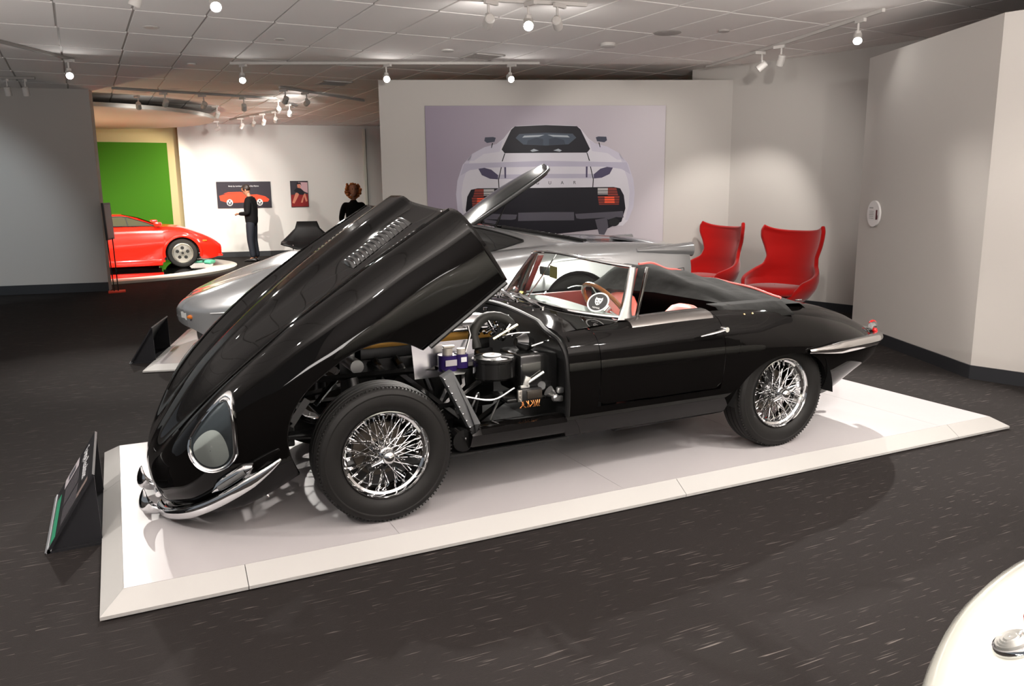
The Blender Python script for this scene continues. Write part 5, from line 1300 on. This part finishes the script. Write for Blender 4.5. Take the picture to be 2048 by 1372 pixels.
sheet('print_seams', [[(.564, 2.026), (.577, 2.026), (.615, 1.918), (.602, 1.918)], [(.615, 1.841), (.627, 1.841), (.669, 1.666), (.663, 1.557), (.651, 1.557), (.656, 1.666)], [(.73, 2.165), (.745, 2.165), (.76, 2.10), (.75, 2.10)]], pk, PO, pf, .0055)
for ch, a in (('J', -.49), ('A', -.312), ('G', -.12), ('U', .052), ('A', .225), ('R', .399)):
    text('letter', ch, .062, pk, PO, pf(a, 1.603, .009), (PI/2, 0, 0), .0004)
# ------------------------------------------------------------------ framed prints on the far wall
def wall_print(label, u0, u1, z0, z1):
    q = BW((u0+u1)/2, .02); t = thing('wall_print', label, 'print', (q[0], q[1], (z0+z1)/2), a8)
    build('print_board', G().box((0, 0, 0), (u1-u0, .03, z1-z0), bev=.003), mat('print_dark', (.035, .03, .038), .4), t, smooth=0); return t
def nf(a, b, off): return (a, -.015-off, b)
t = wall_print('wide dark print of a red wedge car behind the standing man', .02, 1.32, 1.15, 1.80)
pr = mat('print_car_red', (.60, .07, .03), .5)
sheet('print_car', [[(-.60, -.02), (-.45, .02), (-.1, .03), (.02, .02), (.1, 0), (.3, .01), (.5, -.04), (.60, -.12), (.56, -.18), (-.40, -.2), (-.58, -.14)], [(-.5, .03), (-.38, .07), (-.1, .075), (.06, .04), (.06, .03)]], pr, t, nf, .002, False)
sheet('print_wheel', [[(c+.075*math.cos(a), -.19+.085*math.sin(a)) for a in np.linspace(0, 2*PI, 19)[:-1]] for c in (-.36, .36)], mat('print_wheel', (.62, .60, .58), .5), t, nf, .004, False)
sheet('print_wheel_dots', [[(c+.018*math.cos(a)+q[0], -.19+.02*math.sin(a)+q[1]) for a in np.linspace(0, 2*PI, 9)[:-1]] for c in (-.36, .36) for q in ((0, .04), (.035, -.01), (-.035, -.01), (.02, -.045), (-.02, -.045))], pk, t, nf, .005, False)  # small dark dots on the printed wheels
text('print_letters', 'Body by Lamborghini. Mind by Alpine.', .048, mat('print_letter_white', (.8, .8, .8), .5), t, (0, -.018, .20), (PI/2, 0, 0), .0005)
t = wall_print('small upright red print of a seated figure to the right of the wide print', 1.80, 2.24, 1.15, 1.81)
sheet('print_ground', [[(-.21, -.32), (.21, -.32), (.21, .0), (-.21, -.02)]], mat('print_deep_red', (.22, .02, .02), .5), t, nf, .001, False)
sheet('print_sky', [[(.0, .12), (.21, .02), (.21, .29), (-.02, .30)]], mat('print_pinkish', (.52, .33, .36), .5), t, nf, .001, False)
sheet('print_figure', [[(-.19, -.22), (-.10, .02), (.0, .06), (-.03, -.05), (-.14, -.24)], [(.02, -.22), (.10, -.02), (.14, .02), (.19, -.18), (.15, -.2), (.11, -.06), (.07, -.22)], [(-.05, .24), (.02, .25), (.04, .17), (.0, .12), (-.04, .16)]], mat('print_skin', (.55, .20, .13), .5), t, nf, .003, False)
sheet('print_jacket', [[(-.14, .08), (-.06, .16), (.04, .14), (.12, .06), (.10, -.02), (.02, -.02), (-.04, .02)], [(-.08, .20), (-.05, .29), (.04, .29), (.06, .20), (.03, .25), (-.04, .25)]], pk, t, nf, .004, False)

# round information disc on the right wall
a = Vector((6.28, 2.20, 0)); b = Vector((5.38, .15, 0)); dd = (b-a).normalized(); nn = Vector((dd.y, -dd.x, 0))
if nn.x > 0: nn = -nn
q = a+dd*(.36); rz = math.atan2(dd.y, dd.x)
ID = thing('info_disc', 'small round white information disc on the right hand wall', 'sign', (q.x+nn.x*.012, q.y+nn.y*.012, 1.25), rz)
sgn = 1 if (Matrix.Rotation(rz, 3, 'Z') @ Vector((0, -1, 0))).dot(nn) > 0 else -1
build('disc_plate', G().lathe([(0, -.01), (.135, -.01), (.135, .01), (0, .01)], (0, 0, 0), (0, -sgn, 0), 40), mat('disc_white', (.72, .70, .69), .5), ID)
g = G().box((.075, -sgn*.0115, -.01), (.03, .002, .10)).box((.085, -sgn*.0115, -.035), (.03, .002, .04)); build('egg_mark', g, mat('mark_maroon', (.09, .01, .015), .5), ID, smooth=0)
g = G().box((-.045, -sgn*.0115, .06), (.08, .002, .012))
for k in range(5): g.box((-.035, -sgn*.0115, .025-k*.018), (.095-.008*(k % 2), .002, .006))
build('print_lines', g, mat('mark_grey', (.38, .37, .36), .6), ID, smooth=0)

# ------------------------------------------------------------------ angled floor signs
def floor_sign(label, loc, rz, near):
    t = thing('floor_sign', label, 'sign', (loc[0], loc[1], FZ), rz)
    th = math.atan2(.335, .215); Ls = .40; d = Vector((math.cos(th), 0, math.sin(th))); n = Vector((-math.sin(th), 0, math.cos(th)))
    W_ = .76
    def P(u, v, h): return tuple(d*u+n*h+Vector((0, v, .012)))
    g = G().add([P(0, 0, 0), P(Ls, 0, 0), P(Ls, W_, 0), P(0, W_, 0), P(0, 0, -.012), P(Ls, 0, -.012), P(Ls, W_, -.012), P(0, W_, -.012)], [(0, 1, 2, 3), (7, 6, 5, 4), (0, 4, 5, 1), (1, 5, 6, 2), (2, 6, 7, 3), (3, 7, 4, 0)])
    bd = build('sign_board', g, mat('sign_black', (.018, .018, .020), .3), t, smooth=0)
    g = G().add([P(-.01, 0, .004), P(-.01, W_, .004), P(-.01, W_, -.016), P(-.01, 0, -.016), P(.012, 0, .004), P(.012, W_, .004), P(.012, W_, -.016), P(.012, 0, -.016)], [(0, 1, 2, 3), (4, 7, 6, 5), (0, 4, 5, 1), (2, 6, 7, 3), (0, 3, 7, 4), (1, 5, 6, 2)])
    build('edge_rail', g, mat('rail_grey', (.35, .36, .38), .4, .5), bd, smooth=0)
    for v in (.02, W_-.03):
        g = G().add([(0, v, 0), (.23, v, 0), tuple(d*Ls*.98-n*.013+Vector((0, v, .012))), (0, v+.01, 0), (.23, v+.01, 0), tuple(d*Ls*.98-n*.013+Vector((0, v+.01, .012)))], [(0, 1, 2), (3, 5, 4), (0, 3, 4, 1), (1, 4, 5, 2), (2, 5, 3, 0)])
        build('side_gusset', g, mat('sign_black'), t, smooth=0)
    build('base_plate', G().box((.125, W_/2, .005), (.25, W_, .01)), mat('sign_black'), t, smooth=0)
    if near:
        def R4(u0, u1, v0, v1, h): return [P(u0, v0, h), P(u1, v0, h), P(u1, v1, h), P(u0, v1, h)]
        def lay(nm, rects, m, h=.0012): 
            g = G()
            for r_ in rects: g.add(R4(*r_, h), [(0, 1, 2, 3)])
            return build(nm, g, m, bd, smooth=0, fixn=False)
        lay('green_band', [(.03, .075, .0, .60, )], mat('sign_green', (.03, .22, .12), .5))
        lay('photo_strip', [(.10, .245, .60, .75)], mat('sign_photo', (.42, .38, .40), .5)); lay('photo_car', [(.14, .21, .63, .72)], mat('sign_car', (.08, .08, .09), .5), .002)
        lay('text_block', [(.12+k*.012, .126+k*.012, .30, .56) for k in range(12)]+[(.12+k*.012, .126+k*.012, .03, .27) for k in range(12)], mat('sign_text', (.11, .10, .11), .6), .0016)
        lay('small_photo', [(.26, .36, .03, .09)], mat('sign_brown', (.16, .12, .11), .6), .0016)
        tx = text('sign_title', 'E-type Roadster', .075, mat('sign_title_white', (.6, .6, .62), .5), bd, (0, 0, 0), (0, 0, 0), .0004)
        m3 = Matrix((Vector((0, -1, 0)), d, n)).transposed(); m3 = m3.to_4x4(); m3.translation = Vector(P(.30, .42, .002)); tx.matrix_local = m3
    return t
floor_sign('black angled floor sign with a green band, in front of the near platform', (-1.455, -.15), 0, True)
floor_sign('black angled floor sign seen from behind, in front of the silver car', (-1.03, 4.28), R(-14), False)

# slim stand with a red foot
ST = thing('sign_stand', 'slim black sign stand with a red foot at the end of the curved wall', 'sign stand', (-1.12, 10.80, FZ), 0)
build('foot', G().prism([(-.12, -.16), (.14, -.10), (.14, .16), (-.12, .10)], 0, .02), mat('stand_red', (.75, .05, .02), .5), ST, smooth=0)
build('rod', G().cyl((-.03, 0, .02), (-.06, 0, .9), .009, 8), satin_black, ST); build('rod', G().cyl((.03, 0, .02), (.02, 0, .9), .009, 8), satin_black, ST)
sg = build('sign_panel', G().box((-.02, 0, 1.17), (.035, .42, .60), rot=(0, R(-2), R(-14)), bev=.004), satin_black, ST, smooth=0)
build('panel_face', G().box((-.02, 0, 1.17), (.038, .36, .54), rot=(0, R(-2), R(-14))), mat('panel_grey', (.12, .13, .14), .4), sg, smooth=0)

# ------------------------------------------------------------------ red shell armchairs
felt = mat('red_felt', (.36, .004, .003), .95, sheen=.35, bump=(120, .15, .002), spec=.1)
def egg_chair(loc, rz, label, s=1.0):
    t = thing('shell_armchair', label, 'armchair', (loc[0], loc[1], FZ), rz, 'red shell armchairs')
    # shell: rows in height, columns round the back (front towards -y)
    hs = [.20, .26, .34, .43, .52, .60, .68, .78, .90, 1.0, 1.07, 1.12]
    wr = [.14, .26, .36, .42, .44, .43, .40, .40, .42, .43, .43, .42]       # half width
    dr = [.14, .24, .31, .35, .36, .35, .33, .32, .31, .29, .27, .25]       # depth behind centre
    yc = [-.02, .0, .02, .04, .06, .08, .10, .12, .15, .17, .19, .20]      # centre shifts back with height
    an = [180, 150, 132, 126, 118, 84, 62, 56, 62, 70, 72, 66]             # half wrap angle
    N = 33; rows = []
    for z_ in np.linspace(0, 1, 34):
        i = z_*(len(hs)-1); h_, w_, d_, y_, a_ = [float(np.interp(i, range(len(hs)), q)) for q in (hs, wr, dr, yc, an)]
        # smooth the arm-to-neck change
        r_ = []
        for u in np.linspace(-1, 1, N):
            th = R(a_)*u; x = w_*math.sin(th); y = y_+d_*math.cos(th)*(1 if math.cos(th) > 0 else 1.12)
            lift = .045*(abs(u)**3)*max(0, (z_-.75)/.25)-.03*(1-abs(u)**2)*max(0, (z_-.85)/.15)
            r_.append((x*s, y*s, (h_+lift)*s))
        rows.append(r_)
    rows = np.array(rows)
    sh_ = build('shell', G().grid(rows), felt, t, smooth=80, solid=.05*s)
    md = sh_.modifiers.new('round', 'SUBSURF'); md.levels = 1; md.render_levels = 1; sh_.modifiers['solid'].offset = 0
    cr = []
    for z, f in ((.36, .80), (.37, .97), (.41, 1.0), (.45, .95), (.465, .6), (.468, .02)):
        cr.append([(.35*f*s*math.copysign(abs(math.cos(a))**.8, math.cos(a)), (-.05+.31*f*math.copysign(abs(math.sin(a))**.8, math.sin(a)))*s, z*s) for a in np.linspace(0, 2*PI, 33)[:-1]])
    build('seat_cushion', G().grid(cr, cv=True), felt, t, smooth=70)
    build('column', G().cyl((0, 0, .06*s), (0, 0, .24*s), .024, 12), satin, t)
    g = G()
    for k in range(4): a = PI/4+k*PI/2; g.tube([(0, 0, .075), (.16*math.cos(a), .16*math.sin(a), .06), (.30*math.cos(a), .30*math.sin(a), .018)], [.03, .022, .016], 8, flat=.6)
    build('star_base', g, satin, t); return t
egg_chair((6.10, 4.56), R(-86), 'red felt shell armchair, left one, nearer the poster wall')
egg_chair((6.03, 3.12), R(-74), 'red felt shell armchair, right one, nearer the corner of the right wall')

# ------------------------------------------------------------------ black lounge chair by the far wall
LC = thing('lounge_chair', 'black angular lounge chair on thin metal legs against the far wall', 'chair', (3.05, 15.3, FZ), R(-10))
blk = mat('chair_black', (.008, .008, .009), .5)
rows = []
for y, z, hw, dz in ((.32, .92, .21, 0), (.24, .76, .26, .0), (.16, .60, .40, .02), (.05, .46, .52, .06), (-.12, .36, .56, .20), (-.32, .34, .56, .22), (-.42, .33, .50, .20)):
    rows.append([(a*hw*(1.0 if abs(a) < .9 else 1.12), y, z+dz*max(0, abs(a)-.45)**1.3*1.2) for a in np.linspace(-1, 1, 17)])
build('seat_shell', G().grid(rows), blk, LC, solid=.05, smooth=25)
g = G()
for x in (-.36, .36): g.tube([(x, .25, .01), (x, .12, .42)], .009, 8).tube([(x, -.38, .01), (x, -.25, .40)], .009, 8).tube([(x, .25, .012), (x, -.38, .012)], .009, 8)
build('leg_frame', g, satin, LC)

# ------------------------------------------------------------------ visitors
skin = mat('skin', (.42, .19, .11), .5); black_cloth = mat('black_cloth', (.005, .005, .0055), .85, spec=.2); denim = mat('dark_denim', (.005, .007, .013), .8); hair_b = mat('dark_hair', (.018, .010, .007), .5); shoe = mat('dark_shoes', (.012, .011, .012), .4)
def skin_body(name, J, E, m, parent, sub=2, label=None):
    """J: name -> (x,y,z,rx,ry); E: edges; first joint is the root"""
    ks = list(J); me = bpy.data.meshes.new(name); me.from_pydata([J[k][:3] for k in ks], [(ks.index(a), ks.index(b)) for a, b in E], [])
    o = bpy.data.objects.new(name, me); COL.objects.link(o); o.parent = parent; me.materials.append(m)
    md = o.modifiers.new('skin', 'SKIN'); md.use_smooth_shade = True
    sv = me.skin_vertices[0].data
    for i, k in enumerate(ks): sv[i].radius = (J[k][3], J[k][4] if len(J[k]) > 4 else J[k][3]); sv[i].use_root = (i == 0)
    s2 = o.modifiers.new('sub', 'SUBSURF'); s2.levels = sub; s2.render_levels = sub
    if label: o['label'] = label
    return o
def head_mesh(parent, c, tilt_, hair_m, curls=False):
    """head facing -y before tilt_"""
    Mh = Euler(tilt_).to_matrix(); c = Vector(c)
    def T(p): return tuple(Mh @ Vector(p)+c)
    prof = [(-.115, .018, .03, -.045), (-.10, .040, .045, -.040), (-.07, .055, .068, -.022), (-.03, .066, .084, -.006), (.01, .073, .094, 0), (.05, .075, .098, .004), (.085, .066, .086, .006), (.11, .042, .055, .006), (.122, .004, .005, .006)]
    rows = []
    for z, hx, hy, yo in prof:
        r_ = []
        for a in np.linspace(0, 2*PI, 29)[:-1]:
            x = hx*math.sin(a); y = -hy*math.cos(a)+yo
            fr_ = max(0, math.cos(a))**12
            y -= fr_*(.022 if abs(z+.025) < .02 else (.008 if -.06 < z < .03 else 0))     # nose
            eye = math.exp(-((abs(x)-.030)/.012)**2)*math.exp(-((z-.01)/.02)**2)*(1 if math.cos(a) > 0 else 0); y += .008*eye
            r_.append(T((x, y, z)))
        rows.append(r_)
    h = build('head', G().grid(rows, cv=True), skin, parent, smooth=70)
    g = G()
    for s_ in (-1, 1): g.ball(T((s_*.030, -.083, .012)), .010, 10)
    build('eyes', g, mat('eye_dark', (.05, .03, .02), .2), h)
    build('lips', G().tube([T((-.022, -.083, -.068)), T((0, -.091, -.066)), T((.022, -.083, -.068))], .005, 6), mat('lips', (.35, .09, .07), .5), h)
    g = G()
    for s_ in (-1, 1): g.ball(T((s_*.076, .004, -.005)), .028, 10, (.35, .6, 1))
    build('ears', g, skin, h)
    if not curls:
        rows = []
        for k in range(9):
            z = -.045+.172*k/8; f = math.sqrt(max(0.0, 1-((z-.035)/.098)**2)); hx, hy = .083*f+.001, .105*f+.001; r_ = []
            a0 = R(62) if z < .075 else 0.0
            for a in np.linspace(a0, 2*PI-a0, 25): r_.append(T((hx*math.sin(a), -hy*math.cos(a)+.012, z)))
            rows.append(r_)
        build('hair', G().grid(rows), hair_m, h, solid=.006, smooth=80)
    else:
        g = G(); rc_ = random.Random(11)
        for k in range(150):
            a = rc_.uniform(R(76), 2*PI-R(76)); z = rc_.uniform(-.13, .12); f = math.sqrt(max(.08, 1-((z-.02)/.15)**2))
            rr = rc_.uniform(.10, .135)*f+.012; g.ball(T((rr*math.sin(a), -rr*1.0*math.cos(a)+.02, z)), rc_.uniform(.018, .03), 6)
        for k in range(30):
            a = rc_.uniform(0, 2*PI); rr = rc_.uniform(0, .085); g.ball(T((rr*math.sin(a), -rr*math.cos(a)+.02, .115)), rc_.uniform(.018, .028), 6)
        build('curly_hair', g, hair_m, h, smooth=60)
    return h
def hand(parent, w, d, up_, m=None):
    """small relaxed hand: w wrist point, d finger direction, up_ back of the hand"""
    w = Vector(w); d = Vector(d).normalized(); up_ = Vector(up_); up_ = (up_-d*up_.dot(d)).normalized(); sd = d.cross(up_)
    g = G().tube([w-d*.01, w+d*.03, w+d*.075, w+d*.088], [.024, .034, .038, .030], 10, flat=.5)
    for k in range(4):
        b = w+d*.08+sd*(-.027+.018*k); L = (.062, .072, .068, .052)[k]
        g.tube([b, b+d*L*.45-up_*.004, b+d*L*.75-up_*.016, b+d*L*.85-up_*.034], [.0085, .008, .0075, .006], 6)
    b = w+d*.03-sd*.032; g.tube([b, b-sd*.022+d*.022, b-sd*.026+d*.05], [.011, .010, .008], 6)
    return build('hand', g, skin, parent, smooth=70)
# man looking down, in front of the wide print. local: he faces -y; rotz turns him
MN = thing('person', 'man in a black jacket and dark jeans, head bowed, in front of the wide print', 'person', (1.86, 15.85, FZ), R(-118))
bodyJ = dict(pelvis=(0, 0, .95, .09, .08), chest=(0, .02, 1.25, .15, .11), neckb=(0, .0, 1.46, .07, .06), neck=(0, -.03, 1.55, .05, .05), skull=(0, -.06, 1.63, .045, .05), shL=(.18, .01, 1.42, .055), elL=(.25, .02, 1.13, .042), wrL=(.12, -.24, 1.12, .027), shR=(-.18, .01, 1.42, .055), elR=(-.25, .02, 1.13, .042), wrR=(-.10, -.25, 1.10, .027),
    hipL=(.09, 0, .88, .085), knL=(.10, -.02, .50, .055), anL=(.10, .03, .10, .035), toL=(.11, -.06, .05, .022), hipR=(-.09, 0, .88, .085), knR=(-.09, .0, .50, .055), anR=(-.10, .05, .10, .035), toR=(-.11, -.05, .05, .022))
bodyE = [('pelvis', 'chest'), ('chest', 'neckb'), ('neckb', 'neck'), ('neck', 'skull'), ('chest', 'shL'), ('shL', 'elL'), ('elL', 'wrL'), ('chest', 'shR'), ('shR', 'elR'), ('elR', 'wrR'), ('pelvis', 'hipL'), ('hipL', 'knL'), ('knL', 'anL'), ('anL', 'toL'), ('pelvis', 'hipR'), ('hipR', 'knR'), ('knR', 'anR'), ('anR', 'toR')]
bd = skin_body('body', bodyJ, bodyE, skin, MN)
J = {k: list(v) for k, v in bodyJ.items() if k in ('pelvis', 'chest', 'neckb', 'shL', 'elL', 'wrL', 'shR', 'elR', 'wrR')}
J['pelvis'] = [0, .0, .82, .17, .16]; J['chest'] = [0, .02, 1.24, .20, .15]; J['neckb'] = [0, .0, 1.50, .095, .085]
for k in ('shL', 'shR'): J[k][3:] = [.085, .085]
for k in ('elL', 'elR'): J[k][3:] = [.062, .062]
for k in ('wrL', 'wrR'): J[k][3:] = [.042, .042]
skin_body('jacket', J, [e for e in bodyE if e[0] in J and e[1] in J], black_cloth, MN)
J = {k: list(v) for k, v in bodyJ.items() if k in ('pelvis', 'hipL', 'knL', 'anL', 'hipR', 'knR', 'anR')}
J['pelvis'][2:] = [.93, .10, .09]
for a in 'LR': J['hip'+a][3:] = [.115, .115]; J['kn'+a][3:] = [.085, .085]; J['an'+a][3:] = [.07, .07]; J['an'+a][2] = .08
skin_body('trousers', J, [e for e in bodyE if e[0] in J and e[1] in J], denim, MN)
for a, x in (('L', .105), ('R', -.105)):
    rows = []
    for y, hw, h in ((.10, .030, .05), (.07, .042, .085), (.0, .045, .095), (-.08, .048, .065), (-.15, .045, .045), (-.19, .025, .03)): rows.append([(x+hw*math.cos(b), y, h*.5+h*.5*math.sin(b)) for b in np.linspace(0, 2*PI, 13)[:-1]])
    g = G().grid(rows, cv=True); g.add(rows[0], [tuple(range(12))]); g.add(rows[-1], [tuple(range(12))]); build('shoe', g, shoe, MN, smooth=60)
head_mesh(MN, (0, -.075, 1.665), (R(32), 0, 0), hair_b)
hand(MN, (.12, -.25, 1.12), (-.55, -.6, 0), (0, -.3, 1)); hand(MN, (-.10, -.26, 1.10), (.5, -.65, .1), (0, -.3, 1))
build('collar', G().lathe([(.075, 0), (.078, .03), (.070, .05)], (0, .0, 1.47), (0, -.1, 1), 20), black_cloth, MN, solid=.006)
# woman with curly hair, beyond the bonnet
WM = thing('person', 'woman with curly ginger hair in a black high-necked top beyond the open bonnet', 'person', (3.03, 11.0, FZ), R(-4))
k = .97
wj = {a: [c*k for c in b[:3]]+[r_*.9 for r_ in b[3:]] for a, b in bodyJ.items()}
wj['elL'][:2] = [.24, .05]; wj['wrL'][:3] = [.17, -.12, .95]; wj['elR'][:2] = [-.24, .05]; wj['wrR'][:3] = [-.17, -.12, .95]
wj['neck'][1] = -.01; wj['skull'][1] = -.01
skin_body('body', wj, bodyE, skin, WM)
J = {a: list(v) for a, v in wj.items() if a in ('pelvis', 'chest', 'neckb', 'neck', 'shL', 'elL', 'wrL', 'shR', 'elR', 'wrR')}
J['pelvis'][3:] = [.155, .12]; J['chest'][3:] = [.16, .125]; J['neckb'][3:] = [.09, .08]; J['neck'][2] = 1.475; J['neck'][3:] = [.068, .068]
for a in 'LR': J['sh'+a][3:] = [.07, .07]; J['el'+a][3:] = [.052, .052]; J['wr'+a][3:] = [.04, .04]
skin_body('top', J, [e for e in bodyE if e[0] in J and e[1] in J], black_cloth, WM)
J = {a: list(v) for a, v in wj.items() if a in ('pelvis', 'hipL', 'knL', 'anL', 'hipR', 'knR', 'anR')}
J['pelvis'][3:] = [.14, .11]
for a in 'LR': J['hip'+a][3:] = [.10, .10]; J['kn'+a][3:] = [.068, .068]; J['an'+a][3:] = [.05, .05]
skin_body('trousers', J, [e for e in bodyE if e[0] in J and e[1] in J], black_cloth, WM)
for x in (-.10, .10):
    g = G().ball((x, -.05, .045), .05, 12, (.9, 2.2, .9)); build('shoe', g, shoe, WM)
head_mesh(WM, (0, -.02, 1.625), (R(-14), 0, 0), mat('ginger_hair', (.60, .21, .06), .5), curls=True)
hand(WM, tuple(wj['wrL'][:3]), (-.1, -.3, -1), (1, 0, 0)); hand(WM, tuple(wj['wrR'][:3]), (.1, -.3, -1), (-1, 0, 0))

for m_ in bpy.data.materials:      # prints are matt paper
    if m_.name.startswith(('print_', 'poster_', 'sign_')) and 'Principled BSDF' in m_.node_tree.nodes:
        m_.node_tree.nodes['Principled BSDF'].inputs['Specular IOR Level'].default_value = .12
